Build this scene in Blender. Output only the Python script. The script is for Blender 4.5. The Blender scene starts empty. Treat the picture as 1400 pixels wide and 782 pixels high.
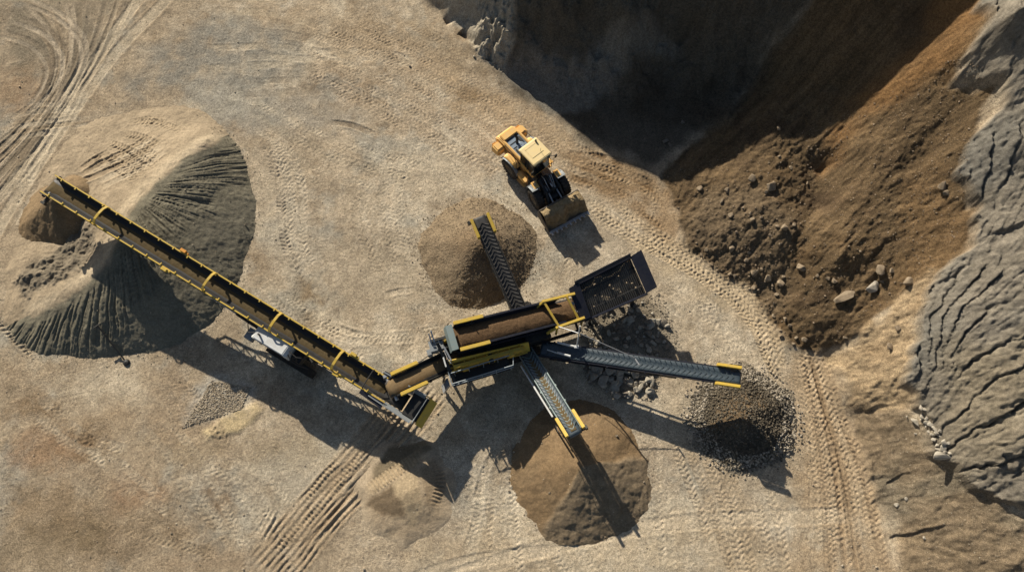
import bpy, bmesh, math, random
import numpy as np
from mathutils import Vector, Matrix

random.seed(11)
scene = bpy.context.scene
COL = scene.collection
R = math.radians

# ------------------------------------------------------------------ camera
TILT, DIST, FPX = R(20), 50.0, 981.0
SN, CS = math.sin(TILT), math.cos(TILT)
CAM = np.array([0.0, -DIST * SN, DIST * CS])
cam_d = bpy.data.cameras.new('camera')
cam = bpy.data.objects.new('camera', cam_d)
COL.objects.link(cam)
cam.location = CAM
cam.rotation_euler = (TILT, 0, 0)
cam_d.sensor_width = 36.0
cam_d.lens = 36.0 * FPX / 1400.0
cam_d.clip_start = 0.5
cam_d.clip_end = 3000
scene.camera = cam


def ray(px, py):
    px = np.asarray(px, float); py = np.asarray(py, float)
    x = (px - 700) / FPX; y = (391 - py) / FPX
    return np.stack([x, y * CS + SN, y * SN - CS], -1)


def at(px, py, z=0.0):
    """the point of the place, at height z, that a plan position of the photograph stands for"""
    d = ray(px, py)
    t = (z - CAM[2]) / d[..., 2]
    p = CAM + d * np.asarray(t)[..., None]
    return p


def V(px, py, z=0.0):
    return Vector(at(px, py, z))


# ------------------------------------------------------------------ light
SUN_EL, SUN_AZ = R(26), R(-30)          # azimuth from +Y (clockwise)
sdir = Vector((math.cos(SUN_EL) * math.sin(SUN_AZ), math.cos(SUN_EL) * math.cos(SUN_AZ), math.sin(SUN_EL)))
w = bpy.data.worlds.new('World')
scene.world = w
w.use_nodes = True
nt = w.node_tree
bg = nt.nodes['Background']
sky = nt.nodes.new('ShaderNodeTexSky')
sky.sky_type = 'NISHITA'
sky.sun_disc = False
sky.sun_elevation = SUN_EL
sky.sun_rotation = SUN_AZ
nt.links.new(sky.outputs[0], bg.inputs[0])
bg.inputs[1].default_value = 0.05
sl = bpy.data.lights.new('sun', 'SUN')
sl.energy = 5.0
sl.angle = R(0.5)
sl.color = (1.0, 0.93, 0.80)
so = bpy.data.objects.new('sun', sl)
COL.objects.link(so)
so.rotation_euler = sdir.to_track_quat('Z', 'Y').to_euler()
scene.view_settings.view_transform = 'Standard'
scene.view_settings.look = 'None'
scene.view_settings.gamma = 1
scene.view_settings.use_curve_mapping = False
scene.view_settings.exposure = 0.56
scene.render.engine = 'CYCLES'
scene.cycles.max_bounces = 5

# ------------------------------------------------------------------ noise
_rng = np.random.RandomState(5)
PERM = _rng.permutation(4096).astype(np.int32)
GRX = np.cos(np.arange(4096) * 2.399963).astype(np.float32)
GRY = np.sin(np.arange(4096) * 2.399963).astype(np.float32)


def pn(x, y, seed=0):
    x = np.asarray(x, np.float32); y = np.asarray(y, np.float32)
    xf = np.floor(x); yf = np.floor(y)
    xi = xf.astype(np.int32); yi = yf.astype(np.int32)
    u = x - xf; v = y - yf
    su = u * u * u * (u * (u * 6 - 15) + 10); sv = v * v * v * (v * (v * 6 - 15) + 10)

    def g(ix, iy, dx, dy):
        h = PERM[(PERM[(ix + seed * 131) & 4095] + iy) & 4095]
        return GRX[h] * dx + GRY[h] * dy
    a = g(xi, yi, u, v); b = g(xi + 1, yi, u - 1, v)
    c = g(xi, yi + 1, u, v - 1); d = g(xi + 1, yi + 1, u - 1, v - 1)
    ab = a + su * (b - a); cd = c + su * (d - c)
    return (ab + sv * (cd - ab)) * 1.5


def fbm(x, y, wl, octs=4, seed=0, gain=0.5):
    s = 0; a = 1.0; f = 1.0 / wl; n = 0
    for k in range(octs):
        s = s + a * pn(x * f + 17.3 * k, y * f - 9.1 * k, seed + k)
        n += a; a *= gain; f *= 2.03
    return s / n * 1.4


def sst(a, b, x):
    t = np.clip((x - a) / (b - a), 0, 1)
    return t * t * (3 - 2 * t)


def tps(pts, vals, smooth=0.0):
    P = np.asarray(pts, float)[:, :2]; Z = np.asarray(vals, float); n = len(P)
    D = np.sqrt(((P[:, None] - P[None]) ** 2).sum(-1))
    A = np.zeros((n + 3, n + 3)); A[:n, :n] = -D + smooth * np.eye(n)
    A[:n, n] = 1; A[n, :n] = 1; A[:n, n + 1:] = P; A[n + 1:, :n] = P.T
    w_ = np.linalg.solve(A, np.concatenate([Z, [0, 0, 0]]))

    def f(x, y):
        x = np.asarray(x, np.float32); y = np.asarray(y, np.float32)
        o = (w_[n] + w_[n + 1] * x + w_[n + 2] * y).astype(np.float32)
        for i in range(n):
            o -= np.float32(w_[i]) * np.sqrt((x - np.float32(P[i, 0])) ** 2 + (y - np.float32(P[i, 1])) ** 2)
        return o
    return f


def spline(pts, step=0.25):
    """Catmull-Rom through world points, resampled"""
    P = np.asarray(pts, float)
    if len(P) > 2:
        Q = np.vstack([2 * P[0] - P[1], P, 2 * P[-1] - P[-2]])
        out = []
        for i in range(1, len(Q) - 2):
            t = np.linspace(0, 1, 24, endpoint=False)[:, None]
            p0, p1, p2, p3 = Q[i - 1], Q[i], Q[i + 1], Q[i + 2]
            out.append(0.5 * (2 * p1 + (p2 - p0) * t + (2 * p0 - 5 * p1 + 4 * p2 - p3) * t * t + (3 * p1 - p0 - 3 * p2 + p3) * t ** 3))
        out.append(P[-1:]); P = np.vstack(out)
    L = np.concatenate([[0], np.cumsum(np.sqrt(((P[1:] - P[:-1]) ** 2).sum(-1)))])
    n = max(2, int(L[-1] / step) + 1)
    s = np.linspace(0, L[-1], n)
    return np.stack([np.interp(s, L, P[:, k]) for k in range(P.shape[1])], -1), s


# ------------------------------------------------------------------ bank heights
def ctl(lst):
    return [(*at(a, b, z)[:2], z) for a, b, z in lst]


BANK = ctl([
    # toe of the banks
    (640, 30, .3), (672, 88, 0), (760, 160, -.1), (830, 205, -.3), (905, 240, 0), (925, 290, 0), (938, 335, 0), (985, 372, 0), (1030, 392, 0), (1055, 435, 0), (1075, 474, 0),
    (1110, 480, 0), (1132, 490, 0.1), (1165, 570, 0), (1192, 640, 0), (1215, 720, 0), (1232, 800, 0),
    # the floor falls away below zero and is cut off there
    (880, 300, -.8), (990, 440, -1.2), (1100, 560, -.7), (1140, 700, -1.2), (950, 420, -1.5), (800, 240, -1.2), (720, 200, -2.2), (650, 120, -1.2), (560, 60, -2), (500, 300, -4), (300, 300, -5), (100, 100, -5),
    (100, 600, -6), (500, 700, -5), (900, 700, -4), (700, 450, -4), (300, 0, -4), (1190, 790, -.8),
    # lit rough knob beside the shaded face
    (655, 45, 1.3), (690, 35, 2.8), (640, 5, 1.6), (690, 5, 3.4), (600, 10, .2), (612, 40, -.3),
    # spill of brown earth
    (960, 255, .8), (1005, 185, 1.8), (1060, 175, 3.1), (1120, 175, 4.0), (1010, 300, 1.7), (1060, 250, 2.9), (1080, 330, 2.5), (1040, 350, 1.3), (1075, 400, .9), (1100, 370, 1.9), (1125, 230, 2.9), (1130, 280, 3.0),
    (1085, 440, .4), (1120, 440, 1.4), (1150, 350, 3.7), (1160, 270, 4.6), (1200, 300, 4.9), (1175, 200, 5.7), (1250, 230, 7.0), (1240, 120, 8.4), (1330, 100, 11), (1350, 10, 13), (1240, 390, 4.6), (1320, 290, 7.6), (1180, 440, 2.4), (1300, 180, 8.8),
    (1270, 330, 6.0), (1200, 390, 3.3),
    # eroded rock hillside
    (1390, 20, 14.5), (1390, 200, 11.0), (1400, 330, 9.4), (1400, 450, 8.2), (1300, 450, 6.0), (1260, 520, 4.0), (1330, 560, 5.4), (1400, 600, 6.6), (1250, 620, 2.4), (1320, 650, 4.0), (1400, 760, 4.6), (1290, 760, 1.7), (1205, 540, 2.2), (1190, 490, 2.4),
    # shaded wall and its talus
    (720, 95, .4), (740, 50, 2.4), (770, 110, .8), (820, 75, 2.2), (930, 60, 2.6), (900, 110, .8), (850, 150, .2), (980, 120, .9), (960, 190, .3), (860, 15, 6.0), (760, 8, 5.0), (960, 10, 6.2), (1060, 20, 6.2), (1050, 100, 2.6), (1160, 60, 7.0), (1150, 120, 5.0), (1250, 40, 9.5),
]) + [
    # rim beyond the top of the picture
    (-9, 27, -0.5), (-7.4, 27.5, 1.9), (-6, 27.5, 4.8), (-4.2, 27.3, 7.6), (-2.4, 27.5, 10.0), (1.6, 27.5, 11.7), (6.6, 27.5, 11.7), (9.5, 27.5, 12.7), (12.3, 27.5, 14.4), (15, 27.5, 16.1), (16.8, 27.5, 18.0), (19.6, 27.5, 20.4), (21.5, 27.5, 22.0), (26, 28, 23), (33, 31, 21), (40, 30, 21), (-12, 26, -1.5), (-12, 34, 2), (0, 34, 10), (14, 36, 16), (30, 40, 20),
    (45, 10, 17), (48, -5, 13), (45, -16, 8), (26, -24, .8), (20, -24, -1.5), (40, -30, 5), (60, 0, 18), (60, 40, 20), (-60, 40, -4), (-60, -40, -6), (0, -50, -5), (60, -50, 4), (0, 60, 11),
]
_bank = tps([b[:2] for b in BANK], [b[2] for b in BANK], 0.02)


def bank(x, y):
    b = np.clip(_bank(x, y), -6, 24)
    return b


def smax0(b, k=0.35):
    return np.where(b > k, b, np.where(b < -k, 0, (b + k) ** 2 / (4 * k)))


def ground_base(x, y):
    x = np.asarray(x, np.float32); y = np.asarray(y, np.float32)
    return smax0(bank(x, y)) + 0.10 * fbm(x, y, 9.0, 2, 31) - 0.0


SURF = [ground_base]          # heights that things can stand on (piles are added later)


def surf(x, y):
    z = SURF[0](x, y)
    for f in SURF[1:]:
        z = np.maximum(z, f(x, y))
    return z


def U(px, py, f=None):
    """where the line of sight of a photograph position meets the ground"""
    f = f or ground_base
    px = np.atleast_1d(np.asarray(px, float)); py = np.atleast_1d(np.asarray(py, float))
    zs = np.linspace(23, -0.6, 237)
    P = np.stack([at(px, py, z) for z in zs])             # (nz, n, 3)
    H = f(P[..., 0], P[..., 1])
    below = (P[..., 2] <= H)
    k = np.argmax(below, 0)
    k = np.where(below.any(0), k, len(zs) - 1)
    return P[k, np.arange(len(px))]


def UP(lst, f=None):
    a = np.asarray(lst, float)
    return U(a[:, 0], a[:, 1], f)[:, :2]


# ------------------------------------------------------------------ regular height grid
class Grid:
    def __init__(s, x0, x1, y0, y1, d):
        s.x = np.arange(x0, x1, d, dtype=np.float32); s.y = np.arange(y0, y1, d, dtype=np.float32)
        s.d = d; s.x0, s.y0 = x0, y0; s.nx, s.ny = len(s.x), len(s.y)
        s.X, s.Y = np.meshgrid(s.x, s.y)
        s.Z = np.zeros_like(s.X); s.C = np.zeros(s.X.shape + (3,), np.float32)

    def win(s, lo, hi, m):
        i0 = max(0, int((lo[0] - m - s.x0) / s.d)); i1 = min(s.nx, int((hi[0] + m - s.x0) / s.d) + 2)
        j0 = max(0, int((lo[1] - m - s.y0) / s.d)); j1 = min(s.ny, int((hi[1] + m - s.y0) / s.d) + 2)
        return (slice(j0, j1), slice(i0, i1)) if i1 > i0 and j1 > j0 else None

    def sdf(s, poly, sl):
        P = np.asarray(poly, np.float32)
        X = s.X[sl]; Y = s.Y[sl]
        d2 = np.full(X.shape, 1e9, np.float32); ins = np.zeros(X.shape, bool)
        n = len(P)
        for i in range(n):
            ax, ay = P[i]; bx, by = P[(i + 1) % n]
            ex, ey = bx - ax, by - ay
            t = np.clip(((X - ax) * ex + (Y - ay) * ey) / (ex * ex + ey * ey + 1e-9), 0, 1)
            d2 = np.minimum(d2, (X - ax - t * ex) ** 2 + (Y - ay - t * ey) ** 2)
            c = ((ay > Y) != (by > Y))
            xi = ax + (Y - ay) * ex / (ey if abs(ey) > 1e-9 else 1e-9)
            ins ^= c & (X < xi)
        d = np.sqrt(d2)
        return np.where(ins, -d, d)

    def mask(s, poly, soft=0.5, wob=0.4, wl=2.0, seed=0):
        """1 inside the world polygon, wobbly soft edge; returns (slice, mask)"""
        P = np.asarray(poly)
        sl = s.win(P.min(0), P.max(0), soft + wob * 2)
        if sl is None:
            return None, None
        d = s.sdf(P, sl) + wob * fbm(s.X[sl], s.Y[sl], wl, 4, 60 + seed)
        return sl, 1 - sst(-soft, soft, d)

    def tint(s, sl, m, c, k=1.0):
        a = (m * k)[..., None]
        s.C[sl] = s.C[sl] * (1 - a) + np.asarray(c, np.float32) * a

    def mul(s, sl, m, c):
        a = m[..., None]
        s.C[sl] *= (1 - a) + np.asarray(c, np.float32) * a

    def field(s, pts, half):
        """lateral distance and run along a spline; returns slice, D, S"""
        P, S = spline(pts)
        sl = s.win(P.min(0), P.max(0), half)
        if sl is None:
            return None, None, None
        X = s.X[sl]; Y = s.Y[sl]
        D = np.full(X.shape, 99, np.float32); SS = np.zeros(X.shape, np.float32)
        ox = sl[1].start; oy = sl[0].start
        for i in range(len(P) - 1):
            a, b = P[i], P[i + 1]
            w_ = s.win(np.minimum(a, b), np.maximum(a, b), half)
            if w_ is None:
                continue
            q = (slice(w_[0].start - oy, w_[0].stop - oy), slice(w_[1].start - ox, w_[1].stop - ox))
            e = b - a; L = np.hypot(*e) + 1e-9
            dx = X[q] - a[0]; dy = Y[q] - a[1]
            t = (dx * e[0] + dy * e[1]) / L
            dd = (dx * -e[1] + dy * e[0]) / L
            ok = (t > -0.12) & (t < L + 0.12) & (np.abs(dd) < np.abs(D[q])) & (np.abs(dd) < half)
            D[q] = np.where(ok, dd, D[q]); SS[q] = np.where(ok, S[i] + t, SS[q])
        return sl, D, SS

    def track(s, pts, width=0.6, kind='tyre', depth=0.03, tint=None, k=0.3, pitch=0.34, seed=0, fade=0.75):
        half = width * 0.75
        sl, D, S = s.field(pts, half + 0.15)
        if sl is None:
            return
        X = s.X[sl]; Y = s.Y[sl]
        a = np.abs(D)
        m = 1 - sst(width * 0.42, width * 0.52, a)
        L = S.max()
        ends = sst(0, 1.2, S) * (1 - sst(L - 1.2, L, S))
        pat = 1 - fade + fade * sst(-0.2, 0.45, fbm(X, Y, 2.0, 4, 90 + seed, .65))
        pm = m * pat * ends
        if kind == 'tyre':
            depth = depth * .82
            ph = S / pitch + np.sign(D) * 0.25 + a / width * 1.1 + .8 * fbm(X, Y, 1.6, 3, 95 + seed)
            lug = np.sin(2 * np.pi * ph)
            lug = np.clip(lug * 1.7 + .8 * fbm(X, Y, .25, 2, 96), -1, 1) * sst(0.0, width * 0.06, a)
            s.Z[sl] += (-0.35 * depth + lug * depth * 0.75) * pm
            rim = np.exp(-((a - width * 0.55) / 0.07) ** 2) * (a < 50)
            s.Z[sl] += depth * 0.6 * rim * pat * ends
        elif kind == 'crawler':
            ph = S / pitch
            lug = np.clip(np.sin(2 * np.pi * ph) * 2.5, -1, 1)
            s.Z[sl] += (lug * depth) * pm
        elif kind == 'rut':
            s.Z[sl] += -depth * pm + depth * 0.7 * np.exp(-((a - width * 0.6) / 0.1) ** 2) * pat * ends * (a < 50)
        elif kind == 'ridges':
            ph = D / pitch + 0.35 * fbm(X, Y, 3.0, 2, 40 + seed)
            f = ph - np.floor(ph)
            s.Z[sl] += depth * (np.minimum(f / 0.6, (1 - f) / 0.4) - 0.4) * pm * (0.7 + 0.6 * fbm(X, Y, 1.2, 2, 77))
        if tint is not None:
            s.tint(sl, pm, tint, k)

    def family(s, A, B, n, jit=0.0, **kw):
        """n tracks between two world lines"""
        pa, _ = spline(A); pb, _ = spline(B)
        ta = np.linspace(0, 1, 9)
        qa = np.stack([np.interp(ta, np.linspace(0, 1, len(pa)), pa[:, k]) for k in (0, 1)], -1)
        qb = np.stack([np.interp(ta, np.linspace(0, 1, len(pb)), pb[:, k]) for k in (0, 1)], -1)
        for i in range(n):
            f = (i + 0.5) / n + random.uniform(-1, 1) * jit / n
            lo = random.choice([0, 0, 0, 1, 2]); hi = random.choice([9, 9, 9, 8, 7])
            k2 = dict(kw); k2['seed'] = i * 7
            if 'width' in k2: k2['width'] = k2['width'] * random.uniform(.8, 1.1)
            k2['pitch'] = k2.get('pitch', .34) * random.uniform(.82, 1.22)
            k2['depth'] = k2.get('depth', .03) * random.uniform(.5, 1.1)
            if isinstance(kw.get('tint'), list):
                k2['tint'] = random.choice(kw['tint'])
            s.track((qa + (qb - qa) * f)[lo:hi], **k2)


def sheet(name, X, Y, Z, C, mat, keep=None, smooth=True):
    """mesh from a grid of points; keep = boolean per cell"""
    ny, nx = X.shape
    co = np.stack([X, Y, Z], -1).reshape(-1, 3).astype(np.float32)
    idx = np.arange(ny * nx).reshape(ny, nx)
    q = np.stack([idx[:-1, :-1], idx[:-1, 1:], idx[1:, 1:], idx[1:, :-1]], -1)
    q = q[keep] if keep is not None else q.reshape(-1, 4)
    used, inv = np.unique(q.reshape(-1), return_inverse=True)
    return raw_mesh(name, co[used], inv.reshape(-1, 4), C.reshape(-1, 3)[used] if C is not None else None, mat, smooth)


def raw_mesh(name, co, faces, C, mat, smooth=True):
    me = bpy.data.meshes.new(name)
    n, k = faces.shape
    me.vertices.add(len(co)); me.vertices.foreach_set('co', np.ascontiguousarray(co, np.float32).ravel())
    me.loops.add(n * k); me.loops.foreach_set('vertex_index', np.ascontiguousarray(faces, np.int32).ravel())
    me.polygons.add(n)
    me.polygons.foreach_set('loop_start', np.arange(0, n * k, k, dtype=np.int32))
    me.polygons.foreach_set('use_smooth', np.full(n, smooth, bool))
    me.update(calc_edges=True)
    if C is not None:
        at_ = me.attributes.new('albedo', 'FLOAT_COLOR', 'POINT')
        at_.data.foreach_set('color', np.concatenate([C, np.ones((len(C), 1))], -1).astype(np.float32).ravel())
    if mat:
        me.materials.append(mat)
    o = bpy.data.objects.new(name, me)
    COL.objects.link(o)
    return o


def tag(o, label=None, cat=None, group=None, kind=None):
    if label: o['label'] = label
    if cat: o['category'] = cat
    if group: o['group'] = group
    if kind: o['kind'] = kind
    return o


# ------------------------------------------------------------------ materials
def new_mat(name):
    m = bpy.data.materials.new(name); m.use_nodes = True
    n = m.node_tree
    return m, n, n.nodes['Principled BSDF']


def earth_mat(name, bump=0.03, s1=9.0, s2=38.0, var=0.35, rough=0.95, grain=0.5):
    """soil, sand or rock: base colour from the surface's own albedo map, mottled and grained"""
    m, n, p = new_mat(name)
    N, L = n.nodes, n.links
    a = N.new('ShaderNodeAttribute'); a.attribute_name = 'albedo'
    tc = N.new('ShaderNodeTexCoord')
    n1 = N.new('ShaderNodeTexNoise'); n1.inputs['Scale'].default_value = s1; n1.inputs['Detail'].default_value = 6; n1.inputs['Roughness'].default_value = 0.7
    n2 = N.new('ShaderNodeTexNoise'); n2.inputs['Scale'].default_value = s2; n2.inputs['Detail'].default_value = 3
    n3 = N.new('ShaderNodeTexNoise'); n3.inputs['Scale'].default_value = 1.3; n3.inputs['Detail'].default_value = 5
    for x in (n1, n2, n3):
        L.new(tc.outputs['Object'], x.inputs['Vector'])
    mr = N.new('ShaderNodeMapRange'); mr.inputs[1].default_value = 0.3; mr.inputs[2].default_value = 0.7
    mr.inputs[3].default_value = 1 - var; mr.inputs[4].default_value = 1 + var
    L.new(n1.outputs['Fac'], mr.inputs[0])
    mr2 = N.new('ShaderNodeMapRange'); mr2.inputs[1].default_value = 0.3; mr2.inputs[2].default_value = 0.7
    mr2.inputs[3].default_value = 1 - grain * .6; mr2.inputs[4].default_value = 1 + grain * .6
    L.new(n2.outputs['Fac'], mr2.inputs[0])
    mr3 = N.new('ShaderNodeMapRange'); mr3.inputs[1].default_value = 0.3; mr3.inputs[2].default_value = 0.7
    mr3.inputs[3].default_value = 0.86; mr3.inputs[4].default_value = 1.14
    L.new(n3.outputs['Fac'], mr3.inputs[0])
    mu = N.new('ShaderNodeMath'); mu.operation = 'MULTIPLY'
    L.new(mr.outputs[0], mu.inputs[0]); L.new(mr2.outputs[0], mu.inputs[1])
    mu2 = N.new('ShaderNodeMath'); mu2.operation = 'MULTIPLY'
    L.new(mu.outputs[0], mu2.inputs[0]); L.new(mr3.outputs[0], mu2.inputs[1])
    vm = N.new('ShaderNodeVectorMath'); vm.operation = 'SCALE'
    L.new(a.outputs['Color'], vm.inputs[0]); L.new(mu2.outputs[0], vm.inputs['Scale'])
    L.new(vm.outputs[0], p.inputs['Base Color'])
    p.inputs['Roughness'].default_value = rough
    p.inputs['Specular IOR Level'].default_value = 0.15
    ad = N.new('ShaderNodeMath'); ad.operation = 'ADD'
    L.new(n1.outputs['Fac'], ad.inputs[0]); L.new(n2.outputs['Fac'], ad.inputs[1])
    b = N.new('ShaderNodeBump'); b.inputs['Strength'].default_value = 1.0; b.inputs['Distance'].default_value = bump
    L.new(ad.outputs[0], b.inputs['Height']); L.new(b.outputs[0], p.inputs['Normal'])
    return m


def paint(name, col, rough=0.5, metal=0.0, dirt=(0.25, 0.19, 0.12), amt=0.35, scale=3.0, bump=0.0, spec=0.4):
    """machine surface with dust and wear"""
    m, n, p = new_mat(name)
    N, L = n.nodes, n.links
    tc = N.new('ShaderNodeTexCoord')
    n1 = N.new('ShaderNodeTexNoise'); n1.inputs['Scale'].default_value = scale; n1.inputs['Detail'].default_value = 8; n1.inputs['Roughness'].default_value = 0.7
    L.new(tc.outputs['Object'], n1.inputs['Vector'])
    mr = N.new('ShaderNodeMapRange'); mr.inputs[1].default_value = 0.42; mr.inputs[2].default_value = 0.72
    mr.inputs[3].default_value = amt * 0.25; mr.inputs[4].default_value = amt
    L.new(n1.outputs['Fac'], mr.inputs[0])
    mx = N.new('ShaderNodeMix'); mx.data_type = 'RGBA'
    mx.inputs[6].default_value = (*col, 1); mx.inputs[7].default_value = (*dirt, 1)
    L.new(mr.outputs[0], mx.inputs[0]); L.new(mx.outputs[2], p.inputs['Base Color'])
    r2 = N.new('ShaderNodeMapRange'); r2.inputs[3].default_value = rough; r2.inputs[4].default_value = min(1, rough + 0.35)
    L.new(mr.outputs[0], r2.inputs[0]); L.new(r2.outputs[0], p.inputs['Roughness'])
    p.inputs['Metallic'].default_value = metal
    p.inputs['Specular IOR Level'].default_value = spec
    if bump:
        b = N.new('ShaderNodeBump'); b.inputs['Distance'].default_value = bump
        n2 = N.new('ShaderNodeTexNoise'); n2.inputs['Scale'].default_value = 14; n2.inputs['Detail'].default_value = 5
        L.new(tc.outputs['Object'], n2.inputs['Vector']); L.new(n2.outputs['Fac'], b.inputs['Height']); L.new(b.outputs[0], p.inputs['Normal'])
    return m


def soil_mat(name, c1, c2, bump=0.05, s=6.0):
    m, n, p = new_mat(name)
    N, L = n.nodes, n.links
    tc = N.new('ShaderNodeTexCoord')
    n1 = N.new('ShaderNodeTexNoise'); n1.inputs['Scale'].default_value = s; n1.inputs['Detail'].default_value = 8; n1.inputs['Roughness'].default_value = 0.75
    L.new(tc.outputs['Object'], n1.inputs['Vector'])
    r = N.new('ShaderNodeValToRGB')
    r.color_ramp.elements[0].position = 0.35; r.color_ramp.elements[0].color = (*c1, 1)
    r.color_ramp.elements[1].position = 0.68; r.color_ramp.elements[1].color = (*c2, 1)
    L.new(n1.outputs['Fac'], r.inputs[0]); L.new(r.outputs[0], p.inputs['Base Color'])
    p.inputs['Roughness'].default_value = 0.95; p.inputs['Specular IOR Level'].default_value = 0.15
    b = N.new('ShaderNodeBump'); b.inputs['Distance'].default_value = bump
    n2 = N.new('ShaderNodeTexNoise'); n2.inputs['Scale'].default_value = s * 3; n2.inputs['Detail'].default_value = 6
    L.new(tc.outputs['Object'], n2.inputs['Vector']); L.new(n2.outputs['Fac'], b.inputs['Height']); L.new(b.outputs[0], p.inputs['Normal'])
    return m

# ================================================================== LAND
SAND = (.385, .302, .205); LIGHT = (.52, .437, .315); GREY = (.27, .245, .20); BROWN = (.128, .086, .046)
ORANGE = (.16, .098, .047); DAMP = (.17, .112, .062); ROCK = (.188, .162, .125); TAN = (.42, .315, .19); RUST = (.30, .20, .115)

G = Grid(-43, 41, -20.8, 27.0, 0.065)
X, Y = G.X, G.Y
bk = bank(X, Y)
G.Z[:] = ground_base(X, Y)
floor_m = 1 - sst(-0.15, 0.35, bk + 0.25 * fbm(X, Y, 1.6, 4, 8))     # 1 on the quarry floor
ALL = (slice(None), slice(None))

# --- base colour of the floor: sand, dusty and damp patches
n_lo = fbm(X, Y, 11, 4, 3); n_mid = fbm(X, Y, 3.4, 5, 4, .6); n_hi = fbm(X, Y, .7, 4, 5, .6)
G.C[:] = SAND
G.tint(ALL, sst(.02, .6, n_lo + .5 * n_mid), LIGHT, .8)
G.tint(ALL, sst(.1, .7, fbm(X, Y, 8, 4, 12) + .5 * n_mid), GREY, .45)
G.tint(ALL, sst(.15, .75, fbm(X, Y, 5, 5, 13, .6)), RUST, .5)
G.tint(ALL, sst(.12, .42, fbm(X + .8 * fbm(X, Y, 2, 3, 17), Y, 4.5, 6, 16, .68)) * (1 - sst(-14, 6, X - .6 * Y)), (.215, .15, .088), .6)
G.tint(ALL, sst(.15, .45, fbm(X, Y + .8 * fbm(X, Y, 2, 3, 18), 3.6, 6, 19, .68)), (.49, .425, .325), .45)
G.tint(ALL, (1 - sst(-30, -8, X + .25 * Y + 6 * n_lo)) * .8, (.33, .25, .16), .75)
cen = np.exp(-(((X - 2) / 20) ** 2 + ((Y + 3) / 12) ** 2))
G.tint(ALL, np.clip(cen * (.6 + 1.0 * n_mid), 0, 1), (.50, .425, .315), .7)
G.tint(ALL, sst(.05, .5, fbm(X, Y, 6, 5, 14, .65)), (.30, .285, .235), .55)
dr = X * .80 - Y * .60; dl = X * .60 + Y * .80
G.C *= (1 + .16 * fbm(dr * .12, dl, .9, 4, 15, .65) * sst(-12, 4, Y + .5 * X))[..., None]
G.C *= (1 + .22 * n_mid + .18 * n_hi + .10 * fbm(X, Y, .24, 2, 20))[..., None]

# --- relief of the floor
rough = .45 + .55 * sst(-.3, .5, fbm(X, Y, 6, 3, 21))
G.Z += floor_m * (0.030 * fbm(X, Y, 1.7, 4, 22) + rough * 0.018 * fbm(X, Y, .42, 3, 23, .65) + .011 * fbm(X, Y, .17, 2, 24))

PG = lambda px, soft=.5, wob=.5, wl=2.0, seed=0: G.mask(UP(px), soft, wob, wl, seed)


def patch(px, c, k=.6, soft=1.0, wob=1.0, wl=3.0, seed=0, noisy=.6, lift=0):
    sl, m = PG(px, soft, wob, wl, seed)
    if sl is None:
        return
    q = m * np.clip(1 - noisy + noisy * 1.6 * (.5 + fbm(X[sl], Y[sl], 1.3, 4, 200 + seed)), 0, 1)
    G.tint(sl, q, c, k)
    if lift:
        G.Z[sl] += lift * m


# grey gravelly band and other patches
patch([(200, 70), (300, 30), (430, 45), (420, 95), (360, 120), (240, 125), (165, 125)], (.22, .205, .17), .75, 1.2, 1.2, seed=1)
patch([(260, 130), (420, 120), (500, 150), (490, 190), (330, 180)], GREY, .6, 1.5, 1.5, seed=2)
patch([(0, 0), (150, 0), (130, 80), (40, 110), (0, 100)], (.21, .17, .115), 1.0, 1.5, 1.2, seed=3)
patch([(0, 95), (70, 90), (60, 150), (0, 165)], RUST, .7, 1.0, 1.0, seed=4)
patch([(330, 20), (560, 10), (640, 90), (600, 110), (450, 70)], (.33, .24, .145), .6, 1.5, 1.5, seed=5)
patch([(590, 90), (700, 130), (880, 230), (900, 260), (820, 240), (690, 190), (620, 150)], (.38, .275, .165), .75, 1.0, 1.0, seed=6)
patch([(610, 125), (640, 118), (690, 128), (690, 142), (650, 140), (625, 142)], (.2, .13, .065), .8, .5, .7, seed=7)
patch([(560, 30), (640, 60), (680, 100), (640, 100), (580, 70)], (.25, .19, .12), .6, .8, .8, seed=8)
patch([(760, 205), (900, 235), (960, 330), (900, 330), (850, 290), (780, 240)], (.30, .20, .11), .8, .8, .8, seed=9)
patch([(770, 222), (860, 232), (900, 262), (830, 262), (775, 245)], (.20, .125, .06), .7, .6, .6, seed=10)
patch([(860, 330), (960, 340), (1040, 395), (1070, 470), (1000, 430), (900, 380)], (.44, .34, .215), .7, .8, .8, seed=11)
patch([(560, 190), (640, 195), (640, 260), (560, 300), (500, 280)], LIGHT, .5, 1.5, 1.5, seed=12)
patch([(405, 375), (432, 378), (440, 412), (412, 412)], (.22, .15, .08), .8, .5, .6, seed=13)
patch([(430, 330), (560, 320), (600, 400), (560, 440), (470, 420)], (.34, .275, .19), .6, 1.2, 1.2, seed=14)
patch([(340, 200), (400, 210), (420, 380), (360, 380)], (.46, .38, .27), .6, 1.0, 1.0, seed=15)
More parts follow.
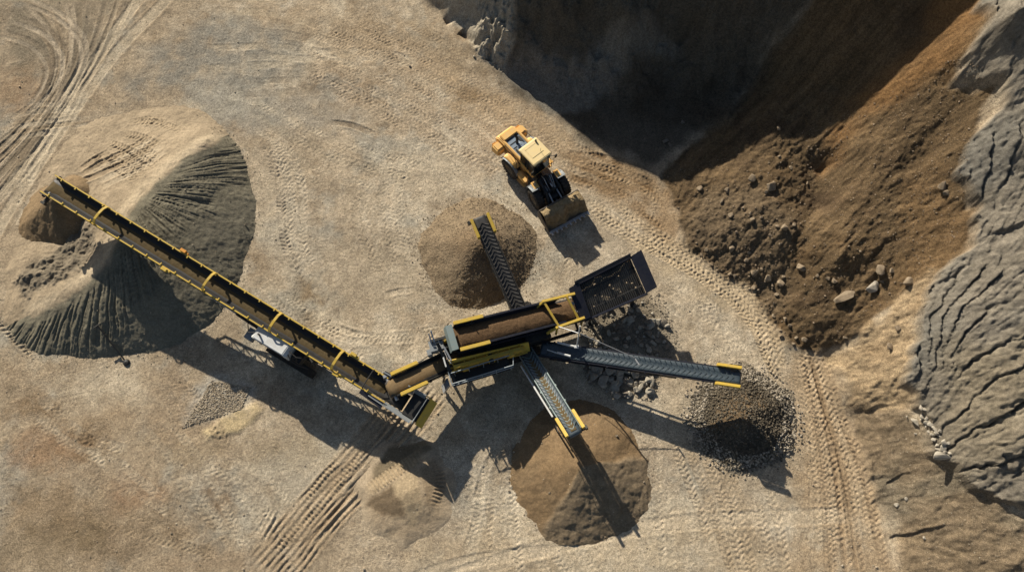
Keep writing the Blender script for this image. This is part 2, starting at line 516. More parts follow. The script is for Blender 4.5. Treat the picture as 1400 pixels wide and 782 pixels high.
# lower left: mottled brown
for i, (cx, cy, rx, ry, c, k) in enumerate([(115, 600, 26, 18, (.2, .135, .075), .75), (45, 560, 22, 14, (.22, .15, .085), .7), (60, 615, 30, 20, (.27, .165, .09), .6), (200, 720, 60, 26, (.23, .165, .1), .6), (90, 730, 45, 22, (.2, .145, .085), .75), (160, 580, 40, 14, (.28, .2, .12), .5),
                                             (250, 610, 40, 16, (.27, .2, .12), .5), (60, 690, 40, 25, (.24, .17, .1), .6), (190, 675, 30, 12, (.3, .19, .11), .6), (305, 680, 12, 10, (.21, .14, .08), .7), (150, 640, 40, 12, (.27, .2, .13), .5), (30, 760, 50, 20, (.25, .19, .12), .6), (20, 500, 25, 25, (.29, .215, .135), .5), (235, 560, 30, 40, (.3, .22, .14), .5), (300, 770, 60, 15, (.3, .22, .14), .5), (400, 620, 40, 20, (.3, .235, .15), .5)]):
    th = np.linspace(0, 2 * np.pi, 12, endpoint=False)
    patch(np.stack([cx + 1.4 * rx * np.cos(th), cy + 1.4 * ry * np.sin(th)], -1), c, min(1, k * 1.25), .9, 1.0, 1.8, seed=30 + i, noisy=.5)
patch([(100, 500), (180, 495), (200, 540), (140, 560), (80, 540)], LIGHT, .55, 1.0, 1.0, seed=50)
patch([(330, 640), (470, 600), (440, 700), (340, 720)], (.43, .37, .275), .6, 1.2, 1.2, seed=51)
patch([(265, 535), (300, 515), (345, 530), (330, 560), (290, 580), (255, 580)], (.37, .335, .275), 1.0, .6, .7, seed=52, lift=.05)
patch([(275, 590), (310, 565), (350, 552), (358, 562), (325, 592), (285, 600)], (.52, .40, .225), .9, .25, .3, seed=53, lift=.08)
patch([(560, 730), (760, 700), (1000, 690), (1080, 790), (560, 800)], (.45, .355, .235), .6, 1.0, 1.2, seed=54)
patch([(905, 560), (960, 480), (1070, 480), (1100, 620), (1080, 680), (950, 620)], (.43, .345, .235), .6, 1.0, 1.0, seed=55)
patch([(1080, 480), (1125, 480), (1180, 600), (1230, 800), (1080, 800), (1090, 620)], (.36, .255, .15), .7, .7, .8, seed=56)

# --- darker ground colour under and beside the machine
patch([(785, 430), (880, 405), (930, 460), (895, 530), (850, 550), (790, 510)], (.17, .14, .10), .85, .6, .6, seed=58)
patch([(590, 530), (700, 500), (745, 520), (740, 600), (600, 600)], (.25, .2, .13), .6, .8, .8, seed=57)

W = UP
TY = dict(width=.62)
# upper left swirl of ruts
G.family(W([(0, 12), (45, 35), (72, 78), (62, 125), (20, 175), (-25, 205)]), W([(188, -8), (165, 40), (130, 100), (92, 150), (40, 220), (-20, 300)]), 30, .9, width=.42, kind='rut', depth=.034,
         tint=[(.17, .13, .085), (.2, .155, .1), (.45, .36, .25), (.2, .16, .11), (.33, .25, .16)], k=.75, fade=.35)
G.family(W([(-10, 60), (30, 70), (55, 100), (40, 140), (-10, 170)]), W([(40, -8), (95, 20), (125, 60), (110, 110), (80, 150)]), 9, .8, width=.4, kind='rut', depth=.028, tint=[(.18, .14, .095), (.43, .35, .25)], k=.6, fade=.35)
for q in ([(236, -8), (205, 25), (160, 72), (110, 140), (60, 215), (15, 285), (-20, 345)], [(196, -8), (160, 42), (120, 100), (80, 170), (30, 235), (-20, 290)], [(118, 85), (95, 130), (60, 200), (30, 255)]):
    G.track(W(q), 1.0, 'rut', .03, (.50, .41, .285), .75, fade=.35)
G.family(W([(0, 150), (60, 140), (120, 150)]), W([(0, 200), (80, 185), (140, 170)]), 5, .5, width=.5, kind='rut', depth=.03, tint=[(.24, .18, .11), LIGHT], k=.5)
G.family(W([(0, 260), (30, 290), (10, 330)]), W([(60, 210), (50, 260), (20, 300)]), 5, .5, width=.5, kind='tyre', depth=.035, tint=LIGHT, k=.4)
G.family(W([(300, 20), (380, 25), (470, 50)]), W([(240, 150), (380, 135), (520, 130)]), 7, .8, width=.7, kind='rut', depth=.02, tint=[(.46, .37, .25), (.25, .2, .14)], k=.4)
G.track(W([(355, 85), (430, 76), (520, 78), (580, 92)]), 1.2, 'rut', .02, LIGHT, .6)
# sweeping haul road across the top
G.family(W([(420, 20), (560, 62), (690, 125), (800, 200), (915, 262)]), W([(420, 110), (520, 165), (610, 215), (700, 245)]), 15, .6, depth=.034, tint=[LIGHT, (.34, .255, .165), SAND], k=.35, **TY)
G.family(W([(520, 15), (600, 50), (660, 95)]), W([(450, 40), (540, 80), (640, 130)]), 5, .6, depth=.04, tint=[(.28, .21, .135)], k=.5, **TY)
G.family(W([(350, 130), (430, 170), (520, 200), (640, 230)]), W([(340, 180), (420, 240), (520, 270)]), 7, .8, depth=.03, tint=[(.30, .25, .175), LIGHT], k=.35, **TY)
G.track(W([(440, 168), (480, 172), (520, 188)]), .5, 'rut', .04, (.22, .16, .1), .6)
# around the loader and along the foot of the brown bank
G.family(W([(770, 190), (850, 225), (905, 255), (945, 335)]), W([(760, 250), (830, 265), (880, 300), (920, 345)]), 7, .6, depth=.04, tint=[(.22, .14, .07), (.38, .28, .17)], k=.5, **TY)
for q in ([(760, 212), (830, 218), (880, 232)], [(790, 226), (850, 236), (905, 262)], [(770, 240), (830, 250)]):
    G.track(W(q), .8, 'rut', .04, (.15, .09, .042), .75)
G.family(W([(800, 240), (870, 300), (960, 350), (1040, 405), (1078, 505)]), W([(800, 300), (860, 335), (930, 370), (1010, 430), (1060, 530)]), 7, .5, depth=.05, tint=[(.48, .37, .235), (.36, .265, .16)], k=.5, fade=.3, **TY)
G.family(W([(890, 370), (960, 400), (1020, 450)]), W([(890, 420), (950, 440), (1000, 480)]), 4, .5, depth=.035, tint=LIGHT, k=.35, **TY)
G.family(W([(930, 470), (990, 440), (1040, 440)]), W([(950, 500), (1010, 480), (1050, 490)]), 4, .6, depth=.03, tint=LIGHT, k=.35, **TY)
# middle
G.family(W([(358, 190), (380, 260), (388, 330), (415, 395)]), W([(400, 190), (425, 260), (420, 330), (440, 380)]), 5, .6, width=.7, kind='tyre', depth=.04, tint=[(.45, .375, .27), (.25, .205, .15)], k=.5)
G.family(W([(395, 400), (470, 448), (560, 455), (640, 430)]), W([(360, 400), (440, 475), (560, 490)]), 5, .6, depth=.035, tint=[LIGHT, (.3, .24, .165)], k=.4, **TY)
G.family(W([(480, 200), (470, 300), (520, 400)]), W([(600, 180), (560, 260), (570, 370)]), 6, .9, depth=.03, tint=[LIGHT, (.32, .26, .18)], k=.3, fade=.7, **TY)
for q in ([(520, 408), (540, 400), (570, 396)], [(455, 445), (480, 455), (500, 458)], [(440, 440), (470, 462)]):
    G.track(W(q), .45, 'rut', .04, (.5, .41, .29), .6)
G.family(W([(640, 395), (680, 380), (700, 420)]), W([(600, 420), (640, 410), (660, 430)]), 4, .6, depth=.05, tint=[(.3, .22, .14)], k=.4, **TY)
G.family(W([(740, 300), (760, 340), (770, 400)]), W([(800, 310), (790, 350), (790, 380)]), 4, .5, depth=.04, tint=[LIGHT], k=.3, **TY)
# lower right roadway
G.family(W([(1088, 470), (1098, 560), (1106, 650), (1108, 800)]), W([(1120, 470), (1145, 545), (1185, 645), (1222, 800)]), 13, .5, depth=.042, tint=[(.44, .335, .215), (.30, .215, .13), (.38, .28, .175)], k=.5, fade=.35, **TY)
G.family(W([(1100, 470), (1130, 560), (1160, 660), (1190, 800)]), W([(1110, 470), (1125, 560), (1140, 660), (1150, 800)]), 3, .5, width=.4, kind='rut', depth=.035, tint=[(.26, .18, .105)], k=.5, fade=.3)
G.family(W([(905, 590), (940, 680), (985, 800)]), W([(1050, 650), (1075, 720), (1085, 800)]), 7, .5, depth=.045, tint=[(.46, .36, .24), (.34, .255, .16)], k=.45, fade=.4, **TY)
G.family(W([(890, 560), (880, 650), (900, 800)]), W([(960, 640), (950, 720), (940, 800)]), 4, .8, depth=.035, tint=LIGHT, k=.3, **TY)
G.family(W([(640, 590), (640, 690), (590, 800)]), W([(710, 600), (705, 690), (720, 800)]), 8, .6, depth=.04, tint=[(.33, .255, .165), LIGHT], k=.4, **TY)
G.track(W([(600, 795), (760, 745), (920, 716), (1160, 704)]), 1.0, 'rut', .02, (.53, .43, .30), .7, fade=.35)
G.track(W([(540, 800), (640, 768), (760, 752)]), .8, 'rut', .02, (.53, .43, .30), .6, fade=.35)
G.family(W([(760, 740), (800, 760), (830, 800)]), W([(720, 740), (740, 770), (760, 800)]), 4, .6, depth=.03, tint=[LIGHT], k=.3, **TY)
# left
G.track(W([(-5, 432), (20, 458), (50, 488)], ), .8, 'tyre', .07, (.33, .26, .17), .5, fade=.1)
G.family(W([(60, 520), (110, 570), (180, 600)]), W([(20, 620), (100, 660), (190, 690)]), 7, .9, depth=.03, tint=[(.26, .19, .12), LIGHT], k=.35, fade=.8, **TY)
G.family(W([(60, 650), (130, 700), (300, 760)]), W([(220, 560), (280, 640), (340, 760)]), 7, .9, depth=.03, tint=[(.28, .21, .13), LIGHT], k=.35, fade=.8, **TY)
G.track(W([(105, 590), (120, 602), (140, 604)]), .8, 'tyre', .05, (.17, .11, .06), .6, fade=.1)
G.family(W([(190, 520), (240, 560), (260, 620)]), W([(240, 510), (290, 560), (330, 640)]), 4, .7, depth=.035, tint=[(.3, .22, .14)], k=.4, **TY)
G.family(W([(300, 620), (370, 640), (420, 690)]), W([(260, 640), (330, 680), (360, 740)]), 4, .7, depth=.03, tint=[LIGHT, (.3, .23, .15)], k=.4, **TY)
# two crawler tracks' deep ridged strip
ST = [(592, 520), (545, 578), (485, 648), (425, 715), (362, 792)]
G.track(W(ST), 3.6, 'ridges', .13, (.34, .25, .155), .7, pitch=.37, fade=.45, seed=3)
G.family(W([(560, 520), (520, 580), (455, 650), (380, 740)]), W([(610, 540), (570, 600), (505, 670), (420, 760)]), 6, .9, width=.35, kind='rut', depth=.05, tint=[(.25, .18, .11), (.44, .34, .22)], k=.5, fade=.4)
G.track(W([(520, 590), (480, 640), (430, 700), (385, 750)]), .5, 'crawler', .045, (.4, .3, .19), .5, pitch=.26, fade=.5)
G.track(W([(466, 622), (440, 655), (415, 690)]), .5, 'crawler', .045, (.4, .3, .19), .5, pitch=.26, fade=.4)
G.track(W([(440, 690), (405, 722), (375, 760)]), .45, 'crawler', .045, (.4, .3, .19), .5, pitch=.26, fade=.4)
G.family(W([(370, 690), (350, 720), (335, 745)]), W([(390, 690), (370, 730), (355, 750)]), 3, .2, width=.3, kind='rut', depth=.05, tint=[LIGHT], k=.4, fade=.1)
for q in ([(690, 600), (665, 640), (650, 690)], [(700, 590), (705, 620), (690, 660)], [(610, 600), (640, 590), (660, 620)]):
    G.track(W(q), .5, 'rut', .06, (.45, .35, .23), .5)

# ------------------------------------------------ banks
hill = 1 - floor_m
# brown dug earth
BR = [(905, 238), (925, 215), (1000, 150), (1060, 60), (1130, -20), (1370, -40), (1352, 25), (1312, 85), (1303, 118), (1355, 125), (1345, 160), (1322, 205), (1318, 240), (1332, 290), (1320, 340), (1275, 375), (1235, 400), (1195, 440), (1150, 478), (1120, 480), (1075, 474), (1055, 435), (1032, 395), (985, 374), (938, 338), (925, 290)]
sl, m = PG(BR, .25, .35, 1.5, 70)
xs, ys = X[sl], Y[sl]
G.tint(sl, m, BROWN, 1.0)
v = fbm(xs, ys, 4.0, 5, 71, .6)
G.tint(sl, m * sst(0, .7, v), ORANGE, .55)
G.tint(sl, m * sst(.05, .6, -v), (.088, .058, .033), .8)
# streaks that run down the slope
ca, sa = math.cos(R(45)), math.sin(R(45))
uu = xs * ca + ys * sa; vv = -xs * sa + ys * ca
stk = fbm(uu * .16, vv, .55, 4, 72, .6)
G.C[sl] *= (1 + m * .45 * stk)[..., None]
big = sst(-.5, .8, fbm(xs, ys, 5, 2, 78))
G.Z[sl] += m * (.30 * fbm(xs, ys, 3.4, 4, 73) + .08 * stk * (.4 + big) + .16 * np.abs(fbm(xs, ys, 1.1, 3, 74)) + .07 * fbm(xs, ys, .4, 4, 75, .7) + .05 * np.abs(fbm(xs, ys, .55, 2, 122)) * sst(-.2, .4, fbm(xs, ys, 4, 2, 123)))
tq = fbm(xs, ys, 7, 4, 124, .6) * 4; tf_ = tq - np.floor(tq)
G.Z[sl] += m * .07 * fbm(uu * .3, vv, 1.2, 4, 125, .65)
# grey-brown lower spill with clods
sl, m = PG([(935, 290), (960, 265), (1040, 255), (1090, 300), (1075, 400), (1060, 440), (1030, 392), (985, 372), (940, 336)], .8, .8, 2, 76)
G.tint(sl, m, (.145, .105, .064), .8)
G.Z[sl] += m * .09 * np.abs(fbm(X[sl], Y[sl], .6, 3, 79))
# band of fresh earth, its sunlit strip painted in as brighter orange
sl, m = PG([(1130, 190), (1165, 140), (1240, 70), (1300, -30), (1375, -40), (1345, 30), (1300, 100), (1250, 120), (1190, 160), (1150, 215), (1128, 235)], .5, .5, 2, 77)
G.tint(sl, m * np.clip(.75 + .5 * fbm(X[sl], Y[sl], 2, 4, 81), 0, 1), (.20, .110, .045), .9)
sl, m = PG([(1250, 260), (1330, 285), (1320, 340), (1270, 372), (1235, 398), (1215, 380)], .7, .8, 2, 83)
G.tint(sl, m, (.18, .112, .054), .7)
# dark overhang under the spur and gullies
for q, wd, dp in (([(1150, 190), (1128, 235), (1112, 290), (1088, 350), (1065, 420)], 1.1, .42), ([(1310, 190), (1260, 215), (1215, 240)], .7, .35), ([(1330, 130), (1285, 170), (1240, 230)], .6, .2), ([(1200, 330), (1165, 370), (1130, 430)], .8, .2)):
    s2, D, S = G.field(UP(q), wd * 2)
    if s2:
        G.Z[s2] -= dp * np.exp(-(D / wd) ** 2) * (np.abs(D) < 50) * sst(0, 1.5, S) * (1 - sst(S.max() - 1.5, S.max(), S))

# light tan foot of the hillside
sl, m = PG([(1272, 372), (1240, 392), (1200, 438), (1150, 478), (1128, 490), (1165, 560), (1185, 575), (1240, 565), (1250, 520), (1240, 470), (1255, 420)], .35, .5, 1.5, 84)
G.tint(sl, m, (.36, .262, .155), .95)
G.tint(sl, m * sst(-.1, .5, fbm(X[sl], Y[sl], 2.5, 4, 115)), (.25, .175, .10), .7)
G.Z[sl] += m * (.05 * fbm(X[sl], Y[sl], .4, 3, 116, .6) + .32 * fbm(X[sl], Y[sl], 2.0, 4, 85) + .22 * np.abs(fbm(X[sl], Y[sl], 1.1, 4, 86)))
# brown-grey foot further down
sl, m = PG([(1165, 565), (1245, 560), (1300, 640), (1420, 720), (1430, 820), (1232, 800), (1215, 720), (1190, 640)], .5, .8, 2, 87)
xs, ys = X[sl], Y[sl]
G.tint(sl, m, (.205, .152, .095), .95)
G.tint(sl, m * sst(0, .6, fbm(xs, ys, 4, 4, 88)), (.165, .14, .10), .7)
G.Z[sl] += m * (.22 * fbm(xs, ys, 2.4, 4, 89) + .26 * np.abs(fbm(xs, ys, 1.5, 4, 90)) + .045 * fbm(xs, ys, .35, 3, 91, .6))

# eroded rock hillside with long cracks
RK = [(1372, -60), (1350, 25), (1312, 85), (1303, 118), (1355, 124), (1345, 160), (1322, 205), (1318, 240), (1332, 290), (1320, 340), (1275, 375), (1250, 430), (1235, 500), (1242, 560), (1262, 600), (1300, 640), (1360, 690), (1420, 720), (1500, 740), (1560, -60)]
LN = [([(1370, -20), (1332, 100), (1322, 200), (1318, 290), (1268, 372), (1236, 450), (1240, 520)], 0), ([(1425, 110), (1388, 195), (1347, 290), (1303, 378), (1267, 450), (1262, 505)], 1), ([(1425, 235), (1382, 310), (1332, 380), (1292, 430), (1272, 485)], 2),
      ([(1425, 355), (1372, 410), (1312, 455), (1270, 520)], 3), ([(1425, 450), (1372, 490), (1312, 520), (1285, 555)], 4), ([(1425, 535), (1372, 565), (1312, 590), (1280, 610)], 5), ([(1425, 615), (1362, 650), (1312, 668)], 6), ([(1425, 715), (1352, 742), (1262, 762)], 7)]
pp, vv_ = [], []
for l, v in LN:
    a, _ = spline(UP(l), 1.2); pp += list(a); vv_ += [v] * len(a)
phi_f = tps(pp, vv_, .05)
sl, m = PG(RK, .14, .75, 3.0, 92)
xs, ys = X[sl], Y[sl]
G.tint(sl, m, ROCK, 1.0)
phi = phi_f(xs, ys)
wp = .36 * fbm(xs, ys, 3.0, 4, 93, .6) + .12 * fbm(xs, ys, .9, 3, 94)
gx, gy = fbm(xs, ys, 6, 2, 95), fbm(xs, ys, 2.3, 3, 96)
Zr = .6 * sst(.2, .8, m)
for fr, am, wd, sd in ((1.5, .20, .05, 1), (3.3, .05, .06, 2), (7.5, .035, .2, 3)):
    p_ = phi * fr + wp * (1 + .4 * sd) + sd * .37
    f = p_ - np.floor(p_)
    on = sst(-.35, .1, fbm(xs, ys, 4.5 / sd, 3, 97 + sd))
    groove = np.exp(-((np.minimum(f, 1 - f)) / wd) ** 2)
    Zr = Zr + m * on * am * (.8 * f - groove * (1.7 if sd < 3 else 1.0))
    G.C[sl] *= (1 - .12 * m * on * groove * (sd < 3))[..., None]
ur = (xs + ys) * .707
lam = fbm(ur * .22, phi * 1.1 + wp, .8, 5, 121, .65)
Zr = Zr + m * (.17 * lam - .10 * np.abs(fbm(ur * .3, phi * 1.6 + wp, .9, 4, 126, .6)))
G.C[sl] *= (1 + m * .25 * lam)[..., None]
Zr = Zr + m * (.09 * np.abs(fbm(xs, ys, .6, 3, 127, .6)) + .26 * fbm(xs, ys, 2.4, 5, 101, .6) + .06 * fbm(xs, ys, .4, 3, 102, .65) + .08 * np.abs(fbm(xs, ys, 1.1, 4, 103)))
G.Z[sl] += Zr
G.C[sl] *= (1 + m * (.26 * fbm(xs, ys, 1.8, 5, 104, .65) + .18 * fbm(xs, ys, .3, 2, 128)))[..., None]
G.tint(sl, m * sst(.0, .6, fbm(xs, ys, 7, 3, 105)), (.16, .15, .128), .7)
s2, m2 = PG([(1290, 470), (1340, 480), (1420, 440), (1430, 620), (1330, 640), (1290, 600)], 1.2, 1.2, 3, 106)
G.tint(s2, m2, (.22, .178, .118), .6)
# ledges with shadow in the rock
for q, dp in (([(1405, 300), (1370, 318), (1335, 330)], .7), ([(1310, 590), (1345, 578), (1400, 540)], .5), ([(1345, 640), (1370, 640), (1400, 625)], .4), ([(1255, 640), (1225, 655), (1205, 672)], .35), ([(1300, 715), (1265, 722), (1210, 735)], .35), ([(1160, 560), (1195, 556), (1225, 548)], .4), ([(1325, 360), (1290, 378), (1250, 410)], .3)):
    s3, D, S = G.field(UP(q), 2.2)
    if s3:
        D = D + .35 * fbm(G.X[s3], G.Y[s3], 1.5, 3, 117); dp *= .7
        e = sst(0, 1, S) * (1 - sst(S.max() - 1, S.max(), S)) * (np.abs(D) < 50)
        side = -np.sign(((UP(q)[-1] - UP(q)[0])[0])) * D
        G.Z[s3] += dp * e * np.where(side > 0, -1, 0) * np.exp(-np.abs(D) / .7) * sst(0, .12, np.abs(D))

# quarry wall and the floor at its foot, albedo darkened to deepen their shade
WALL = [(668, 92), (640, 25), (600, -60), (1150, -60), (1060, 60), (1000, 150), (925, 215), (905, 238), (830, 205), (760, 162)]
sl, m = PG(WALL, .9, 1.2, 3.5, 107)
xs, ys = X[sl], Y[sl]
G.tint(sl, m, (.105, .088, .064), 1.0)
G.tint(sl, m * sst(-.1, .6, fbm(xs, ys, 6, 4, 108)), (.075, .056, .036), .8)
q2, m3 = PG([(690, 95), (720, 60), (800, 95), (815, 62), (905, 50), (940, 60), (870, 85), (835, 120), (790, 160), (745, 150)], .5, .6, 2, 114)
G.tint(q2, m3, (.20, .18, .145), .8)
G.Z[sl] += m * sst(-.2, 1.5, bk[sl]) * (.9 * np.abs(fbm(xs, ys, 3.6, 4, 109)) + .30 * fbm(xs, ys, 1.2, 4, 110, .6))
# the lit lumpy knob at its end
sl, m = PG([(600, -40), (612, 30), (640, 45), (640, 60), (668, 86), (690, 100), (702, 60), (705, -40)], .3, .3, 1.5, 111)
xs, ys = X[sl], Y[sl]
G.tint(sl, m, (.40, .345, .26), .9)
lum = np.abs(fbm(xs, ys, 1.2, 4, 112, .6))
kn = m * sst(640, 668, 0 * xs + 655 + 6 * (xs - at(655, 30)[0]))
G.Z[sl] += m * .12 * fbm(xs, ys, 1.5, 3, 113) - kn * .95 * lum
for q, dp in (([(632, 44), (652, 52), (668, 44)], .5), ([(610, 30), (628, 12), (640, -5)], .35), ([(668, 80), (672, 60), (682, 44)], .6)):
    s3, D, S = G.field(UP(q), 1.6)
    if s3:
        G.Z[s3] -= dp * np.exp(-(D / .28) ** 2) * (np.abs(D) < 50)

# -------- fine relief everywhere and toe scree
G.Z += hill * .03 * fbm(X, Y, .3, 2, 120)
G.C[:] = np.clip(G.C, .02, .75)

# ---------------------------------------------------- sheets
def ring(a, far):
    lo, hi = float(a[0]), float(a[-1]); st = .12; L = []; H = []
    x = lo
    while x > -far: x -= st; L.append(x); st *= 1.22
    st = .12; x = hi
    while x < far: x += st; H.append(x); st *= 1.22
    return np.array(L[::-1] + list(a) + H, np.float32), len(L)


GX, ox = ring(G.x, 420); GY, oy = ring(G.y, 420)
XX, YY = np.meshgrid(GX, GY)
ZZ = ground_base(XX, YY)
CC = np.broadcast_to(np.array(SAND, np.float32), XX.shape + (3,)).copy()
far_hill = sst(-.2, .6, bank(XX, YY))
CC = CC * (1 - far_hill[..., None]) + np.array((.22, .19, .145), np.float32) * far_hill[..., None]
CC *= (1 + .2 * fbm(XX, YY, 9, 4, 130))[..., None]
ins = (slice(oy, oy + G.ny), slice(ox, ox + G.nx))
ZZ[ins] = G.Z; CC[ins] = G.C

zone = np.where(bank(XX, YY) > 0.02, 1, 0)
rk = np.zeros(G.X.shape, bool); sl, m = PG(RK, .05, .75, 3.0, 92); rk[sl] = m > .5
wl_ = np.zeros(G.X.shape, bool); sl, m = PG(WALL, .05, .3, 1.5, 107); wl_[sl] = m > .5
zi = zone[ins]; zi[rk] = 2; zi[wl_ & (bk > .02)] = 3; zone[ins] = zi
zone = np.where((zone == 1) & (YY > G.y[-1]), 3, zone)
zone = np.where((zone == 1) & (XX > G.x[-1]), 2, zone)
M_ground = earth_mat('sandy ground', .030, 6, 24, .36, grain=.75)
M_earth = earth_mat('dug earth', .045, 6, 24, .40, grain=.7)
M_rock = earth_mat('eroded rock', .035, 5, 26, .30, grain=.5)
zc = zone[:-1, :-1]
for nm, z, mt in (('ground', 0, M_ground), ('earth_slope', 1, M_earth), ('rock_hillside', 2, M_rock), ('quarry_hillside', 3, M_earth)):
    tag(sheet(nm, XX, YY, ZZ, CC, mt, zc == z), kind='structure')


# quick lookup of the finished ground
def g_height(x, y):
    x = np.asarray(x, float); y = np.asarray(y, float)
    i = np.clip((x - G.x0) / G.d, 0, G.nx - 1.001); j = np.clip((y - G.y0) / G.d, 0, G.ny - 1.001)
    i0 = i.astype(int); j0 = j.astype(int); u = i - i0; v = j - j0
    Z = G.Z
    return (Z[j0, i0] * (1 - u) + Z[j0, i0 + 1] * u) * (1 - v) + (Z[j0 + 1, i0] * (1 - u) + Z[j0 + 1, i0 + 1] * u) * v


SURF[0] = g_height

# ================================================================== PILES
M_pile = earth_mat('heaped sand', .03, 7, 32, .25, grain=.55)
M_grav = earth_mat('heaped gravel', .06, 9, 22, .35, grain=.9)


def pile(name, box_px, d, zf, cf, mat, label, cat, group=None, extra=None, margin=.0):
    """a heap as a sheet of its own that runs a little below the ground round its foot"""
    P = at(np.array([b[0] for b in box_px]), np.array([b[1] for b in box_px]), 0.0)
    g = Grid(P[:, 0].min(), P[:, 0].max(), P[:, 1].min(), P[:, 1].max(), d)
    g.Z = zf(g.X, g.Y).astype(np.float32)
    g.C[:] = .2
    cf(g)
    if extra:
        extra(g)
    base = g_height(g.X, g.Y)
    ok = g.Z > base - .07
    keep = ok[:-1, :-1] | ok[1:, :-1] | ok[:-1, 1:] | ok[1:, 1:]
    zz = np.maximum(g.Z, base - .12)
    g.C = np.clip(g.C, .015, .75)
    o = sheet(name, g.X, g.Y, zz, g.C, mat, keep)
    tag(o, label, cat, group)

    def h(x, y):
        x = np.asarray(x, float); y = np.asarray(y, float)
        i = (x - g.x0) / g.d; j = (y - g.y0) / g.d
        out = (i < 0) | (j < 0) | (i > g.nx - 2) | (j > g.ny - 2)
        i = np.clip(i, 0, g.nx - 2).astype(int); j = np.clip(j, 0, g.ny - 2).astype(int)
        return np.where(out, -9, zz[j, i] - .0)
    SURF.append(h)
    return o, g


def cone(cx, cy, Rr, H, lob=.06, seed=0, toe=.25, sharp=.25):
    def f(x, y):
        dx, dy = x - cx, y - cy
        th = np.arctan2(dy, dx); r = np.hypot(dx, dy)
        RR = Rr * (1 + lob * pn(np.cos(th) * 1.3 + 7 + seed, np.sin(th) * 1.3 + 3, 140 + seed) * 2)
        RR = RR * (1 + .022 * fbm(x, y, .7, 3, 145))
        q = r / RR
        z = H * (1 - np.sqrt(q * q + sharp * sharp * .1)) * 1.05
        z = np.where(q > 1 - toe, z * .9 + .02, z)
        return z
    return f


# --- big grey sand pile
BP = ctl([(a_, b_, z_ * .64 if z_ > .3 else z_) for a_, b_, z_ in [(282, 190, 2.3), (275, 200, 2.6), (245, 220, 3.2), (215, 250, 3.7), (190, 280, 3.95), (165, 315, 4.0), (155, 345, 3.8), (125, 375, 3.1), (90, 395, 2.4), (60, 410, 1.7), (38, 418, 1.0),
          # foot of the steep flank
          (292, 166, .0), (318, 192, .0), (335, 220, 0), (348, 270, 0), (348, 325, 0), (332, 375, 0), (312, 412, 0), (285, 446, 0), (252, 470, 0), (210, 483, 0), (150, 488, 0), (100, 489, 0), (60, 487, 0), (28, 470, 0), (5, 440, 0), (8, 400, 0),
          # ramp
          (200, 175, .9), (160, 205, 1.3), (120, 232, 1.0), (232, 200, 2.2), (190, 235, 2.7), (150, 255, 2.2), (110, 258, 1.2), (265, 175, 1.2), (90, 205, .1), (130, 168, .05), (205, 150, 0), (250, 152, .2), (60, 255, .1), (50, 235, -.2), (140, 290, 2.9), (70, 280, .3),
          # hollow where the fresh heap lies
          (120, 335, 1.9), (100, 310, .9), (100, 355, 1.8), (60, 370, 1.4), (30, 380, .7), (12, 370, .1), (8, 345, -.1), (140, 350, 3.0), (40, 330, .2),
          (330, 170, -.8), (380, 260, -1.2), (370, 380, -1.2), (300, 480, -1.2), (200, 530, -1.4), (80, 530, -1.4), (0, 490, -.8), (-30, 420, -.8), (-20, 340, -.6), (230, 120, -.8), (110, 140, -.6), (20, 210, -.8)]])
_bp = tps([b[:2] for b in BP], [b[2] for b in BP], .03)
BC = at(178, 268, 2)[:2]
CRW = at(*np.array([(288, 180), (275, 195), (245, 220), (215, 250), (190, 280), (165, 315), (155, 345), (125, 375), (90, 395), (60, 410), (30, 420)]).T, 1.9)[:, :2]


def flank_side(g):
    """signed distance from the crest, positive on the steep south-east side"""
    P, S = spline(CRW, .2)
    D = np.full(g.X.shape, 1e9, np.float32); sg = np.zeros(g.X.shape, np.float32)
    for i in range(len(P) - 1):
        e = P[i + 1] - P[i]; L = np.hypot(*e)
        t = np.clip(((g.X - P[i, 0]) * e[0] + (g.Y - P[i, 1]) * e[1]) / L ** 2, 0, 1)
        dx = g.X - P[i, 0] - t * e[0]; dy = g.Y - P[i, 1] - t * e[1]
        d = np.hypot(dx, dy); up = d < D
        D = np.where(up, d, D); sg = np.where(up, np.sign(e[0] * (g.Y - P[i, 1]) - e[1] * (g.X - P[i, 0])), sg)
    return D * sg


def big_z(x, y):
    return _bp(x, y)


